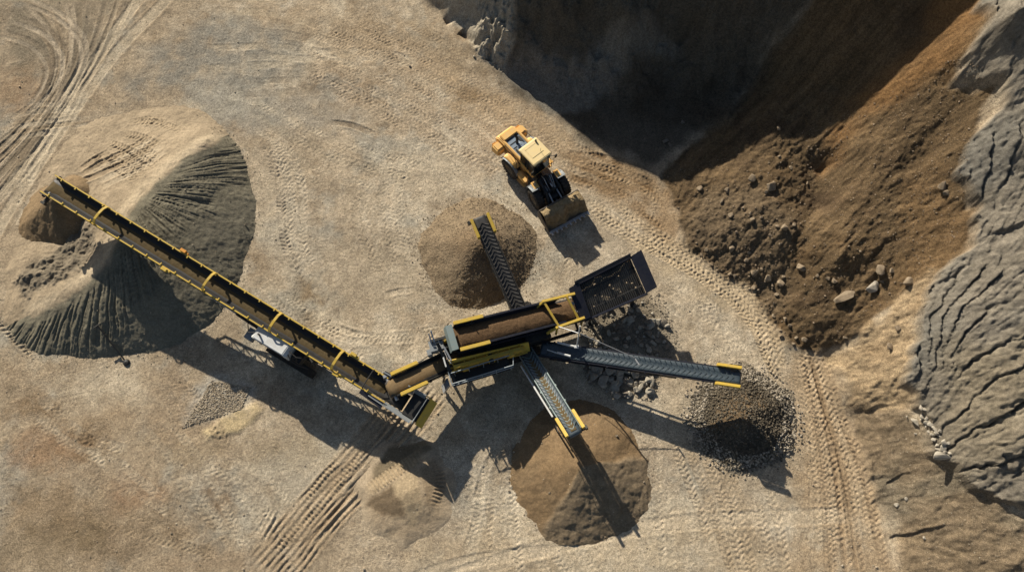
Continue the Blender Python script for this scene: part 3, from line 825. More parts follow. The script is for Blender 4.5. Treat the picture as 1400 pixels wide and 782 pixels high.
def big_c(g):
    x, y = g.X, g.Y
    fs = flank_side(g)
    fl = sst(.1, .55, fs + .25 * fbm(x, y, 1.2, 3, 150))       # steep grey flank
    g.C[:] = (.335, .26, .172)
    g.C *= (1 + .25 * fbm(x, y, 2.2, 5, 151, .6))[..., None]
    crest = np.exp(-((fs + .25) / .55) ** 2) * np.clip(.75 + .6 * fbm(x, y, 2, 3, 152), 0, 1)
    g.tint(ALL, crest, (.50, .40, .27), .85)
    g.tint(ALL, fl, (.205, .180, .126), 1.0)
    th = np.arctan2(y - BC[1], x - BC[0])
    r = np.hypot(x - BC[0], y - BC[1])
    wob = .018 * fbm(x, y, 2.6, 2, 153)
    flu = np.abs(pn((th + wob) * 13, r * .10, 154)) * .6 + np.abs(pn((th + wob) * 27, r * .2, 155)) * .4
    band = sst(.5, 1.4, fs) * (1 - sst(2.6, 4.4, fs + 1.2 * fbm(x, y, 2.5, 2, 156))) * fl
    g1 = np.exp(-(pn((th + wob) * 15, r * .10, 154) / .10) ** 2); g2 = np.exp(-(pn((th + wob * .6) * 34, r * .16, 155) / .13) ** 2)
    g.Z += band * (.10 * flu - .13 * g1 - .07 * g2 * (1 - g1))
    g.C *= (1 - .22 * band * np.maximum(g1, .7 * g2))[..., None]
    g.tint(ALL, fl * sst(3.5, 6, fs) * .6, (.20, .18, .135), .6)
    # slumped dark lumps in the hollow
    s_, m = g.mask(at(*np.array([(95, 300), (128, 312), (140, 345), (110, 378), (60, 400), (25, 405), (12, 380), (40, 355), (75, 340)]).T, .9)[:, :2], .4, .4, 1.2, 157)
    g.tint(s_, m, (.17, .14, .10), .9)
    g.Z[s_] += m * (.22 * fbm(x[s_], y[s_], .8, 3, 158) + .15 * np.abs(fbm(x[s_], y[s_], .45, 3, 159)))
    g.Z += .05 * fbm(x, y, .9, 4, 160) + .018 * fbm(x, y, .25, 2, 161)
    # tyre prints on the ramp
    lift = lambda q, z=1.0: at(*np.array(q, float).T, z)[:, :2]
    g.family(lift([(112, 205), (150, 230), (200, 262)]), lift([(160, 175), (205, 190), (240, 222)]), 6, .3, width=.7, kind='tyre', depth=.075, tint=(.36, .275, .175), k=.4, fade=.15, pitch=.32)
    g.family(lift([(150, 160), (190, 150), (210, 155)]), lift([(215, 160), (245, 178), (262, 190)]), 3, .2, width=.7, kind='tyre', depth=.075, tint=(.36, .275, .175), k=.4, fade=.15)
    g.family(lift([(100, 225), (170, 200), (215, 165)]), lift([(140, 262), (200, 240), (250, 200)]), 5, .5, width=.6, kind='rut', depth=.03, tint=[(.28, .21, .13), LIGHT], k=.4, fade=.4)
    g.family(lift([(85, 240), (120, 215), (170, 190)]), lift([(100, 250), (140, 240), (190, 225)]), 3, .3, width=.6, kind='rut', depth=.06, tint=(.28, .2, .12), k=.4, fade=.3)


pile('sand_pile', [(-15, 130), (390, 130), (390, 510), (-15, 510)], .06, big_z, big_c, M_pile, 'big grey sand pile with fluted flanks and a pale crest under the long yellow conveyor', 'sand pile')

# --- fresh brown heap under the head of the long conveyor
c1 = at(70, 272, 2.4); c0 = c1[:2]
fz = cone(c0[0], c0[1], 3.3, 2.5, .10, 1)


def fresh_c(g):
    g.C[:] = (.21, .145, .08)
    g.C *= (1 + .2 * fbm(g.X, g.Y, 1.6, 4, 162, .6))[..., None]
    g.Z += .07 * fbm(g.X, g.Y, 1.2, 4, 163) + .02 * fbm(g.X, g.Y, .25, 2, 164)


pile('earth_pile', [(-10, 200), (170, 200), (170, 400), (-10, 400)], .06, fz, fresh_c, M_pile, 'smooth brown heap of fresh earth below the raised head of the long conveyor', 'earth pile')

# --- brown and grey sand pile at the south conveyor
cS = at(793, 641, 0.0)
fS = cone(cS[0], cS[1], 4.22, 1.52, .035, 2, .12, .15)


def south_c(g):
    x, y = g.X, g.Y
    ax, ay = cS[0], cS[1]
    th = np.degrees(np.arctan2(y - ay, x - ax)) + 10 * fbm(x, y, 2.5, 2, 165)
    grey = sst(-129, -118, th) * (1 - sst(10, 20, th))
    r = np.hypot(x - ax, y - ay)
    g.C[:] = (.225, .15, .080)
    g.tint(ALL, sst(-.2, .7, fbm(x, y, 2.5, 4, 166)), (.20, .14, .08), .6)
    g.tint(ALL, grey, (.225, .168, .105), 1.0)
    g.C *= (1 + .22 * fbm(x, y, .6, 4, 167, .65) * (.4 + grey))[..., None]
    g.Z += .055 * grey * sst(.3, 1.2, r) + .035 * fbm(x, y, .9, 4, 168) + .012 * fbm(x, y, .25, 2, 169)
    g.Z += .09 * grey * np.abs(fbm(x, y, 1.4, 3, 170))


pile('sand_pile', [(690, 540), (895, 540), (895, 745), (690, 745)], .055, fS, south_c, M_pile, 'round sand pile, half brown and half grey, below the short greyish conveyor', 'sand pile')

# --- brown gravel pile at the north conveyor
cN = at(653, 345, 0.0)
fN = cone(cN[0], cN[1], 4.1, 2.0, .05, 3, .2, .25)


def north_c(g):
    x, y = g.X, g.Y
    g.C[:] = (.235, .175, .11)
    r = np.hypot(x - cN[0], y - cN[1])
    g.tint(ALL, 1 - sst(.5, 2.6, r + .6 * fbm(x, y, 2, 3, 171)), (.19, .13, .075), .7)
    g.C *= (1 + .25 * fbm(x, y, .35, 3, 172, .7))[..., None]
    g.Z += .05 * fbm(x, y, .9, 4, 173) + .035 * np.abs(fbm(x, y, .22, 2, 174))


pileN, _ = pile('gravel_pile', [(560, 245), (745, 245), (745, 430), (560, 430)], .055, fN, north_c, M_grav, 'brown gravel pile below the black conveyor close to the wheel loader', 'gravel pile')

# --- coarse dark gravel pile at the east conveyor
cE = at(1015, 572, 0.0)
fE0 = cone(cE[0], cE[1], 3.4, 1.3, .12, 4, .3, .4)


def fE(x, y):
    return fE0(x, y) * 1.0


def east_c(g):
    x, y = g.X, g.Y
    r = np.hypot(x - cE[0], y - cE[1])
    g.C[:] = (.095, .078, .055)
    g.tint(ALL, sst(2.8, 3.9, r + .5 * fbm(x, y, 2, 3, 175)), (.32, .265, .19), .85)
    s_, m = g.mask(at(*np.array([(985, 545), (1040, 530), (1050, 555), (1010, 590), (975, 590)]).T, 1)[:, :2], .6, .5, 1.5, 176)
    g.tint(s_, m, (.20, .13, .068), .7)
    g.Z += .05 * fbm(x, y, .9, 4, 177) + .06 * np.abs(fbm(x, y, .26, 2, 178))


pileE, _ = pile('stone_pile', [(910, 480), (1110, 480), (1110, 680), (910, 680)], .055, fE, east_c, M_grav, 'dark heap of coarse loose stones below the end of the long bluish conveyor', 'stone pile')

# --- low driven-over mound
cM = at(558, 676, 0.0)


def mound_z(x, y):
    r = np.hypot((x - cM[0]) / 3.1, (y - cM[1]) / 3.1)
    return .62 * (1 - r ** 1.2 * (1 + .25 * pn(x * .5, y * .5, 183))) + .05 * fbm(x, y, 1.8, 3, 180)


def mound_c(g):
    x, y = g.X, g.Y
    g.C[:] = (.38, .29, .19)
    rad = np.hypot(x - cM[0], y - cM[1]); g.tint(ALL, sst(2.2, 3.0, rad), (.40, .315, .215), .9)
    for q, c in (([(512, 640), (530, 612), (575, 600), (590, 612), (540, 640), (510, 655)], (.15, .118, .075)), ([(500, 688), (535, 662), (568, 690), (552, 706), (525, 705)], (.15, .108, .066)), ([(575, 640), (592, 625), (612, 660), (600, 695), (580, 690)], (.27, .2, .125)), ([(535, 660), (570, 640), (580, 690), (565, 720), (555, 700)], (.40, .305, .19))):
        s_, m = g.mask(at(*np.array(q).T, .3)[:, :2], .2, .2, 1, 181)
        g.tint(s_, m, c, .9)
    g.Z += .02 * fbm(x, y, .4, 3, 182)
    lf = lambda q: at(*np.array(q, float).T, .3)[:, :2]
    g.track(lf([(494, 676), (535, 648), (582, 616)]), .85, 'crawler', .05, (.40, .305, .19), .7, pitch=.24, fade=.1)
    g.track(lf([(597, 630), (602, 660), (592, 695)]), .6, 'crawler', .05, (.3, .22, .14), .4, pitch=.24, fade=.1)


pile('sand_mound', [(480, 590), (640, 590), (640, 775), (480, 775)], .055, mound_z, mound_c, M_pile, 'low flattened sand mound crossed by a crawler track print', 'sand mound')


# ------------------------------------------------------ stones
def stone_mesh(seed, n=14, flat=.75):
    rs = random.Random(seed)
    bm = bmesh.new()
    for i in range(n):
        v = Vector((rs.gauss(0, 1), rs.gauss(0, 1), rs.gauss(0, 1))).normalized() * rs.uniform(.42, .55)
        v.z *= flat; v.y *= rs.uniform(.75, 1)
        bm.verts.new(v)
    r = bmesh.ops.convex_hull(bm, input=bm.verts)
    bmesh.ops.delete(bm, geom=[g for g in r['geom_interior'] if isinstance(g, bmesh.types.BMVert)], context='VERTS')
    bmesh.ops.triangulate(bm, faces=bm.faces)
    co = np.array([v.co[:] for v in bm.verts], np.float32)
    bm.verts.index_update()
    f = np.array([[v.index for v in q.verts] for q in bm.faces], np.int32)
    me = bpy.data.meshes.new('rock')
    bmesh.ops.bevel(bm, geom=bm.edges[:], offset=.035, segments=1, affect='EDGES')
    bm.to_mesh(me); bm.free()
    return me, co, f


STONES = [stone_mesh(100 + i, 11 + i % 6, .6 + .06 * (i % 5)) for i in range(10)]


def gravel(name, pts, sizes, tints, mat):
    """very many small stones as one object; pts (n,2)"""
    n = len(pts); rs = np.random.RandomState(len(pts))
    z = surf(pts[:, 0], pts[:, 1])
    CO, FA, CL, off = [], [], [], 0
    kind = rs.randint(0, len(STONES), n)
    for k in range(len(STONES)):
        idx = np.where(kind == k)[0]
        _, co, f = STONES[k]
        a = rs.rand(len(idx)) * 6.283
        c, s = np.cos(a), np.sin(a)
        x = (co[None, :, 0] * c[:, None] - co[None, :, 1] * s[:, None]) * sizes[idx][:, None] + pts[idx, 0][:, None]
        y = (co[None, :, 0] * s[:, None] + co[None, :, 1] * c[:, None]) * sizes[idx][:, None] + pts[idx, 1][:, None]
        zz = co[None, :, 2] * sizes[idx][:, None] + (z[idx] + sizes[idx] * .15)[:, None]
        P = np.stack([x, y, zz], -1).reshape(-1, 3)
        F = (f[None] + (np.arange(len(idx)) * len(co))[:, None, None]).reshape(-1, 3) + off
        off += len(P)
        CO.append(P); FA.append(F); CL.append(np.repeat(tints[idx], len(co), 0))
    return raw_mesh(name, np.vstack(CO), np.vstack(FA), np.vstack(CL), mat, smooth=False)


M_stone = earth_mat('loose stone', .01, 6, 30, .25, grain=.3)


def tints(n, c1, c2, rs):
    t = rs.rand(n, 1).astype(np.float32)
    return (np.array(c1) * (1 - t) + np.array(c2) * t) * (1 + .3 * (rs.rand(n, 1) - .5))


rs = np.random.RandomState(3)
# stones of the coarse heap, thinning outwards
n = 5200
r = 3.5 * np.sqrt(rs.rand(n)) ; th = rs.rand(n) * 6.283
r = np.where(rs.rand(n) < .2, r * 1.15, r)
pts = np.stack([cE[0] + r * np.cos(th), cE[1] + r * np.sin(th) * .95], -1)
sz = np.clip(.07 + .11 * rs.rand(n) ** 2 + .07 * (r / 4) * rs.rand(n), .04, .28)
tn = tints(n, (.06, .05, .036), (.17, .14, .10), rs)
out = (r > 2.5)[:, None]
tn = np.where(out & (rs.rand(n, 1) < .75), tints(n, (.2, .17, .125), (.42, .36, .28), rs), tn)
o = gravel('loose_stones', pts, sz, tn, M_stone); o.parent = pileE; tag(o, kind='stuff')
n = 2600
r = 4.15 * np.sqrt(rs.rand(n)); th = rs.rand(n) * 6.283
spill = rs.rand(n) < .25
r = np.where(spill, 3.9 + .55 * np.abs(rs.randn(n)), r)
pts = np.stack([cN[0] + r * np.cos(th), cN[1] + r * np.sin(th)], -1)
o = gravel('loose_stones', pts, .04 + .07 * rs.rand(n) ** 2, tints(n, (.15, .11, .07), (.34, .26, .17), rs), M_stone); o.parent = pileN; tag(o, kind='stuff')


def scatter_px(poly, n, f=None):
    P = np.asarray(poly, float); out = []
    lo, hi = P.min(0), P.max(0)
    while len(out) < n:
        q = lo + (hi - lo) * rs.rand(2)
        ins_ = False
        for i in range(len(P)):
            a, b = P[i], P[(i + 1) % len(P)]
            if (a[1] > q[1]) != (b[1] > q[1]) and q[0] < a[0] + (q[1] - a[1]) * (b[0] - a[0]) / (b[1] - a[1]):
                ins_ = not ins_
        if ins_:
            out.append(q)
    out = np.array(out)
    return U(out[:, 0], out[:, 1], f or surf)[:, :2]


# pebbles strewn over the floor, the slopes and the hopper heap
toe = spline(np.array([b_[:2] for b_ in BP[11:27]]), .1)[0]
toe = toe[rs.randint(0, len(toe), 900)] + rs.randn(900, 2) * np.array([.35, .35])
th = rs.rand(500) * 6.283; rr_ = 4.25 + .35 * np.abs(rs.randn(500))
toeS = np.stack([cS[0] + rr_ * np.cos(th), cS[1] + rr_ * np.sin(th)], -1)
pa = [scatter_px([(0, 0), (640, 20), (900, 250), (1080, 480), (1220, 780), (0, 780)], 2600), scatter_px([(905, 240), (1130, 170), (1340, 60), (1310, 340), (1130, 480), (1030, 390)], 3600), scatter_px([(930, 300), (1060, 280), (1060, 440), (980, 372)], 500),
      scatter_px([(1170, 560), (1260, 590), (1400, 700), (1400, 780), (1240, 780)], 500), scatter_px([(250, 585), (290, 520), (345, 530), (330, 560)], 2200), scatter_px([(940, 470), (1080, 480), (1110, 640), (1060, 680), (930, 600)], 1600), scatter_px([(790, 430), (905, 400), (930, 470), (890, 550), (800, 520)], 2200), toe, toeS]
k = np.concatenate([np.full(len(p), i) for i, p in enumerate(pa)]); pts = np.vstack(pa); n = len(pts)
sz = .03 + .07 * rs.rand(n) ** 3 + np.where((k == 0) & (rs.rand(n) < .09), .12 * rs.rand(n), 0) + np.where(np.isin(k, (1, 2)), .09 * rs.rand(n) ** 4, 0) + np.where(k == 6, .07 * rs.rand(n), 0) + np.where(k == 4, .05, 0)
tn = tints(n, (.28, .22, .15), (.46, .39, .29), rs)
tn = np.where(np.isin(k, (1, 2))[:, None], tints(n, (.16, .11, .065), (.30, .23, .16), rs), tn)
tn = np.where((k == 8)[:, None], tints(n, (.16, .11, .065), (.30, .225, .15), rs), tn)
tn = np.where((k == 7)[:, None], tints(n, (.15, .135, .10), (.26, .23, .17), rs), tn)
tn = np.where((k == 6)[:, None], tints(n, (.14, .12, .09), (.34, .29, .22), rs), tn)
tag(gravel('gravel', pts, sz, tn, M_stone), kind='stuff')

# rocks one can tell apart
M_rk = soil_mat('pale broken rock', (.26, .225, .175), (.46, .41, .33), .02, 2.5)
M_rb = soil_mat('earthy broken rock', (.17, .125, .08), (.33, .26, .18), .02, 2.5)
M_rd = soil_mat('dark broken rock', (.13, .11, .085), (.27, .23, .18), .02, 2.5)
ROCKM = {}


def rock(x, y, s, mat, label, group, asp=1.0, sink=.12, rz=None, name='rock'):
    k = (random.randrange(len(STONES)), mat.name)
    if k not in ROCKM:
        me = STONES[k[0]][0].copy(); me.materials.clear(); me.materials.append(mat); ROCKM[k] = me
    o = bpy.data.objects.new(name, ROCKM[k]); COL.objects.link(o)
    z = float(surf(np.array([x]), np.array([y]))[0])
    o.location = (x, y, z + s * (.28 - sink))
    o.scale = (s * asp, s, s * random.uniform(.7, 1.0))
    o.rotation_euler = (random.uniform(-.35, .35), random.uniform(-.35, .35), rz if rz is not None else random.uniform(0, 6.28))
    tag(o, label, 'rock', group)
    return o

# heap of oversize rocks below the hopper grid
HG = 'rocks heaped below the hopper grid'
hp = scatter_px([(798, 425), (880, 412), (912, 440), (920, 470), (900, 500), (880, 535), (845, 545), (800, 520), (795, 495), (785, 470)], 190, g_height)
cH = hp.mean(0)
for i, (x, y) in enumerate(hp):
    rock(x, y, .24 + .46 * random.random() ** 2, M_rk if i % 3 else M_rd, 'angular grey rock in the heap between the black grid hopper and the bluish conveyor', HG, random.uniform(.9, 1.4))
for i, (x, y) in enumerate(scatter_px([(798, 497), (850, 500), (912, 508), (890, 536), (850, 545), (815, 525)], 52, g_height)):
    rock(x, y, .34 + .42 * random.random(), M_rk, 'angular grey rock in the heap between the black grid hopper and the bluish conveyor', HG, random.uniform(1, 1.5), .02)
hq = U(np.array([833, 812, 856, 846, 868, 878, 858, 825, 808, 838]), np.array([503, 508, 503, 520, 508, 525, 540, 527, 522, 530]), g_height)
for i, q in enumerate(hq):
    rock(q[0], q[1], .55 + .07 * (i % 4), M_rk, 'angular grey rock in the heap between the black grid hopper and the bluish conveyor', HG, 1.25)
rock(*U(862, 507, g_height)[0][:2], .75, M_rk, 'long rounded pale boulder just south of the bluish conveyor among angular rocks', HG, 1.9, rz=.1)
# boulders on the brown spill
BG = 'boulders on the brown slope'
for px, py, s in [(180, 258, .5), (350, 225, .75), (410, 255, .95), (270, 265, .65), (435, 65, .42), (475, 190, .35), (280, 345, .5), (350, 360, .5), (405, 410, .4), (455, 385, .65), (485, 375, .35), (280, 455, .55), (360, 530, .65), (400, 550, .6), (440, 565, .6), (340, 465, .35), (505, 515, .65),
                  (765, 520, .9), (800, 525, .4), (850, 565, .95), (595, 550, .4), (615, 555, .55), (520, 745, .65), (470, 700, .4), (490, 740, .35), (405, 175, .25), (440, 155, .3), (530, 240, .3), (735, 240, .2), (965, 250, .7), (970, 275, .5), (345, 340, .35), (380, 350, .35), (430, 380, .4),
                  (320, 320, .3), (250, 300, .4), (300, 400, .3), (420, 240, .4), (395, 270, .4), (330, 490, .4), (380, 520, .35), (415, 570, .35), (450, 545, .4), (430, 600, .35), (455, 680, .4), (110, 320, .3), (440, 440, .35), (560, 540, .3), (700, 460, .25), (540, 130, .25), (770, 560, .3), (820, 710, .5), (650, 740, .4), (790, 770, .6)]:
    p = U(880 + px / 2.369, 150 + py / 2.369, g_height)[0]
    rock(p[0], p[1], s, M_rb, 'earthy brown boulder lying loose on the dug brown slope', BG, random.uniform(.9, 1.3), .1)
p = U(880 + 650 / 2.369, 150 + 610 / 2.369, g_height)[0]
rock(p[0], p[1], 1.0, M_rb, 'long flat boulder half buried low on the brown slope', BG, 1.8, .2, rz=.3)
p = U(880 + 735 / 2.369, 150 + 578 / 2.369, g_height)[0]
rock(p[0], p[1], .9, M_rk, 'pale blocky boulder on the lower brown slope, palest of those around it', BG, 1.15, .1)
for px, py, s in ((70, 105, .6), (125, 45, .5), (84, 118, .5)):
    p = U(880 + px / 2.369, 150 + py / 2.369, g_height)[0]
    rock(p[0], p[1], s, M_rd, 'dark boulder lying in the deep shade of the quarry wall', 'boulders in the shade')
# scree along the toe
for i in range(26):
    f = i / 25; a = np.array([(940, 338), (985, 374), (1032, 394), (1055, 437), (1075, 476)], float)
    q = np.array([np.interp(f, np.linspace(0, 1, 5), a[:, c]) for c in (0, 1)]) + np.array([random.gauss(4, 6), random.gauss(0, 5)])
    p = U(q[0], q[1], g_height)[0]
    rock(p[0], p[1], .14 + .3 * random.random() ** 2, M_rb, 'small earthy rock at the foot of the brown slope beside the haul road', 'small rocks at the foot of the brown slope')
# little rubble heap on the hillside foot
RG = 'rubble on the hillside foot'
for i in range(40):
    t = random.random()
    q = (1252 + 40 * t + random.gauss(0, 6), 563 + 52 * t + random.gauss(0, 6))
    p = U(q[0], q[1], g_height)[0]
    rock(p[0], p[1], .2 + .4 * random.random() ** 1.5, M_rk, 'pale broken rock in the small rubble heap on the grey hillside foot', RG, random.uniform(.9, 1.4))
p = U(1287, 625, g_height)[0]
rock(p[0], p[1], .75, M_rk, 'long pale slab lowest in the small rubble heap', RG, 2.0, rz=-.15)
for px, py, lb in ((635, 601, 'pale loose stone on the sand where the plant shadow ends'), (918, 505, 'grey stone strewn on sandy ground just off the rock heap below the grid'), (930, 500, 'grey stone strewn on sandy ground just off the rock heap below the grid'), (648, 78, 'lone pale stone near the foot of the shaded quarry wall'), (560, 92, 'lone dark stone on the haul road far from any pile'), (1238, 682, 'pale stone on the brown hillside foot below the rubble heap'), (1225, 690, 'pale stone on the brown hillside foot below the rubble heap'), (1262, 735, 'pale stone on the brown hillside foot below the rubble heap')):
    p = U(px, py, g_height)[0]
    rock(p[0], p[1], random.uniform(.22, .34), M_rk, lb, 'stray stones' if lb.startswith(('grey', 'pale stone')) else None)

# ================================================================== MACHINE KIT
class MB:
    """collects boxes, bars and tubes in one frame and links them as one mesh object"""

    def __init__(s, M=None):
        s.v, s.f, s.M = [], [], M or Matrix.Identity(4)

    def add(s, vs, fs):
        o = len(s.v); s.v += [Vector(a) for a in vs]; s.f += [tuple(i + o for i in q) for q in fs]; return s

    def box(s, c, d, rot=None):
        h = Vector(d) / 2; c = Vector(c)
        vs = [Vector((x * h.x, y * h.y, z * h.z)) for x in (-1, 1) for y in (-1, 1) for z in (-1, 1)]
        if rot: vs = [rot @ a for a in vs]
        return s.add([a + c for a in vs], [(0, 1, 3, 2), (4, 6, 7, 5), (0, 4, 5, 1), (2, 3, 7, 6), (0, 2, 6, 4), (1, 5, 7, 3)])

    def frame(s, p, q, up=(0, 0, 1)):
        d = (Vector(q) - Vector(p)).normalized(); u = Vector(up)
        if abs(d.dot(u)) > .98: u = Vector((1, 0, 0))
        a = d.cross(u).normalized(); return d, a, a.cross(d).normalized()

    def bar(s, p, q, w=.1, h=None, up=(0, 0, 1), ext=0):
        h = h or w; p = Vector(p); q = Vector(q); d, a, b = s.frame(p, q, up); p = p - d * ext; q = q + d * ext
        vs = [r + a * (i * w / 2) + b * (j * h / 2) for r in (p, q) for i, j in ((-1, -1), (1, -1), (1, 1), (-1, 1))]
        return s.add(vs, [(3, 2, 1, 0), (4, 5, 6, 7), (0, 1, 5, 4), (1, 2, 6, 5), (2, 3, 7, 6), (3, 0, 4, 7)])

    def tube(s, p, q, r=.05, n=10, r2=None, cap=True):
        p = Vector(p); q = Vector(q); d, a, b = s.frame(p, q); r2 = r if r2 is None else r2
        vs = [c + (a * math.cos(6.2832 * i / n) + b * math.sin(6.2832 * i / n)) * k for c, k in ((p, r), (q, r2)) for i in range(n)]
        fs = [(i, (i + 1) % n, n + (i + 1) % n, n + i) for i in range(n)]
        if cap: fs += [tuple(range(n - 1, -1, -1)), tuple(range(n, 2 * n))]
        return s.add(vs, fs)

    def path(s, pts, r=.03, n=6):
        P = [Vector(p) for p in pts]; rings = []
        for i, p in enumerate(P):
            d = (P[min(i + 1, len(P) - 1)] - P[max(i - 1, 0)]).normalized()
            u = Vector((0, 0, 1)) if abs(d.z) < .95 else Vector((1, 0, 0)); a = d.cross(u).normalized(); b = a.cross(d)
            rings.append([p + (a * math.cos(6.2832 * k / n) + b * math.sin(6.2832 * k / n)) * r for k in range(n)])
        vs = [v for g in rings for v in g]
        fs = [(i * n + k, i * n + (k + 1) % n, (i + 1) * n + (k + 1) % n, (i + 1) * n + k) for i in range(len(P) - 1) for k in range(n)]
        return s.add(vs, fs + [tuple(range(n - 1, -1, -1)), tuple(range((len(P) - 1) * n, len(P) * n))])

    def prism(s, poly, axis, lo, hi):
        """outline in the plane across `axis` ('x','y','z'), from lo to hi"""
        def mk(a, b, t): return {'x': (t, a, b), 'y': (a, t, b), 'z': (a, b, t)}[axis]
        n = len(poly); vs = [mk(a, b, lo) for a, b in poly] + [mk(a, b, hi) for a, b in poly]
        return s.add(vs, [tuple(range(n - 1, -1, -1)), tuple(range(n, 2 * n))] + [(i, (i + 1) % n, n + (i + 1) % n, n + i) for i in range(n)])

    def plate(s, pts, t=.03):
        """flat plate with thickness from a planar outline of points"""
        P = [Vector(p) for p in pts]; nrm = (P[1] - P[0]).cross(P[2] - P[0]).normalized() * t / 2; n = len(P)
        vs = [p - nrm for p in P] + [p + nrm for p in P]
        return s.add(vs, [tuple(range(n - 1, -1, -1)), tuple(range(n, 2 * n))] + [(i, (i + 1) % n, n + (i + 1) % n, n + i) for i in range(n)])

    def strip(s, prof, us, closed=False):
        """profile of (v, w) points swept along u stations: us = list of (u, offset function or None)"""
        n = len(prof); vs = []
        for u in us: vs += [(u, a, b) for a, b in prof]
        m = n if closed else n - 1
        return s.add(vs, [(i * n + k, i * n + (k + 1) % n, (i + 1) * n + (k + 1) % n, (i + 1) * n + k) for i in range(len(us) - 1) for k in range(m)])

    def lathe(s, prof, c, axis, n=32):
        """profile of (radius, along) about an axis through c"""
        d = Vector(axis).normalized(); a = d.orthogonal().normalized(); b = d.cross(a); c = Vector(c); m = len(prof)
        vs = [c + d * h + (a * math.cos(6.2832 * i / n) + b * math.sin(6.2832 * i / n)) * r for i in range(n) for r, h in prof]
        return s.add(vs, [(i * m + k, ((i + 1) % n) * m + k, ((i + 1) % n) * m + k + 1, i * m + k + 1) for i in range(n) for k in range(m - 1)])

    def build(s, name, mat, parent=None, bevel=0, smooth=False):
        me = bpy.data.meshes.new(name)
        inv = parent_inv(parent)
        me.from_pydata([inv @ (s.M @ a) for a in s.v], [], s.f)
        bm = bmesh.new(); bm.from_mesh(me); bmesh.ops.recalc_face_normals(bm, faces=bm.faces)
        if bevel:
            ed = [e for e in bm.edges if len(e.link_faces) == 2 and e.calc_face_angle(0) > .5]
            bmesh.ops.bevel(bm, geom=ed, offset=bevel, segments=2, affect='EDGES', clamp_overlap=True)
        bm.to_mesh(me); bm.free()
        if smooth:
            me.polygons.foreach_set('use_smooth', [True] * len(me.polygons))
            me.set_sharp_from_angle(angle=.7)
        if mat: me.materials.append(mat)
        o = bpy.data.objects.new(name, me); COL.objects.link(o)
        if parent: o.parent = parent
        return o


def world_of(o):
    m = Matrix.LocRotScale(o.location, o.rotation_euler, o.scale)
    return world_of(o.parent) @ m if o.parent else m


def parent_inv(p):
    return world_of(p).inverted() if p else Matrix.Identity(4)


def thing(name, label, cat, loc, rz=0, group=None):
    o = bpy.data.objects.new(name, None); COL.objects.link(o)
    o.location = loc; o.rotation_euler = (0, 0, rz); o.empty_display_size = .3
    return tag(o, label, cat, group)


def along(p, q):
    """frame with x from p to q, y to its left (level), z up; returns matrix and length"""
    p = Vector(p); q = Vector(q); d = (q - p); L = d.length; x = d.normalized()
    y = Vector((0, 0, 1)).cross(x).normalized(); z = x.cross(y)
    return Matrix(((x.x, y.x, z.x, p.x), (x.y, y.y, z.y, p.y), (x.z, y.z, z.z, p.z), (0, 0, 0, 1))), L


M_yel = paint('yellow machine paint', (.68, .45, .04), .5, 0, (.33, .24, .12), .62, 4.0)
M_amb = paint('faded amber machine paint', (.78, .44, .105), .45, 0, (.55, .42, .26), .5, 2.2)
M_cream = paint('sun bleached cab roof paint', (.80, .60, .27), .5, 0, (.66, .54, .36), .5, 1.2)
M_blk = paint('black steel', (.018, .019, .021), .5, .2, (.10, .085, .06), .4, 3)
M_navy = paint('dark navy steel', (.012, .014, .026), .4, .2, (.06, .055, .05), .35, 3)
M_rub = paint('conveyor rubber', (.022, .022, .024), .55, 0, (.09, .075, .055), .5, 4, .004)
M_sheen = paint('worn rubber with painted blue sheen', (.026, .042, .055), .34, 0, (.075, .09, .095), .5, 5, .004, .8)  # belt rubber, the blue sheen of the sky put into its base colour
M_tyre = paint('dusty tyre rubber', (.025, .024, .023), .85, 0, (.14, .105, .07), .5, 4)
M_steel = paint('bare steel', (.45, .46, .47), .4, .6, (.25, .21, .16), .4, 4)
M_grey = paint('grey painted steel', (.22, .25, .27), .5, .1, (.22, .18, .13), .5, 3)
M_white = paint('dusty white housing', (.62, .63, .62), .55, 0, (.34, .30, .24), .65, 2.2)
M_teal = paint('greenish grey steel', (.17, .23, .23), .45, .2, (.2, .17, .13), .45, 5)
M_cleat = paint('cleat rubber', (.045, .065, .075), .4, 0, (.09, .1, .1), .4, 5)
M_rail = paint('grey railing', (.27, .31, .33), .5, .2, (.2, .18, .15), .4, 4)
M_bar = paint('worn grid steel', (.05, .05, .052), .5, .3, (.12, .1, .075), .5, 5)
M_glass = paint('dark cab glass', (.012, .014, .016), .12, 0, (.08, .07, .06), .15, 2, 0, .6)
M_ora = paint('orange plastic', (.75, .30, .02), .5, 0, (.3, .2, .1), .3, 3)
M_bluegrey = paint('blue grey engine cover', (.20, .26, .33), .5, .1, (.2, .19, .17), .45, 4)
S_dark = soil_mat('dark olive brown sand', (.105, .076, .038), (.135, .098, .05), .012, 9)  # darker tone than the sand on the fines belt
S_belt = soil_mat('dry brown sand', (.175, .118, .060), (.225, .155, .082), .015, 9)
S_feed = soil_mat('lumpy brown earth', (.095, .056, .028), (.20, .122, .064), .05, 10)
S_hop = soil_mat('hopper earth', (.19, .14, .09), (.40, .32, .22), .05, 6)  # earth made lighter in colour to offset the shade of the grid bars
S_load = soil_mat('crumbly yellow brown earth', (.20, .14, .07), (.40, .30, .17), .10, 4)


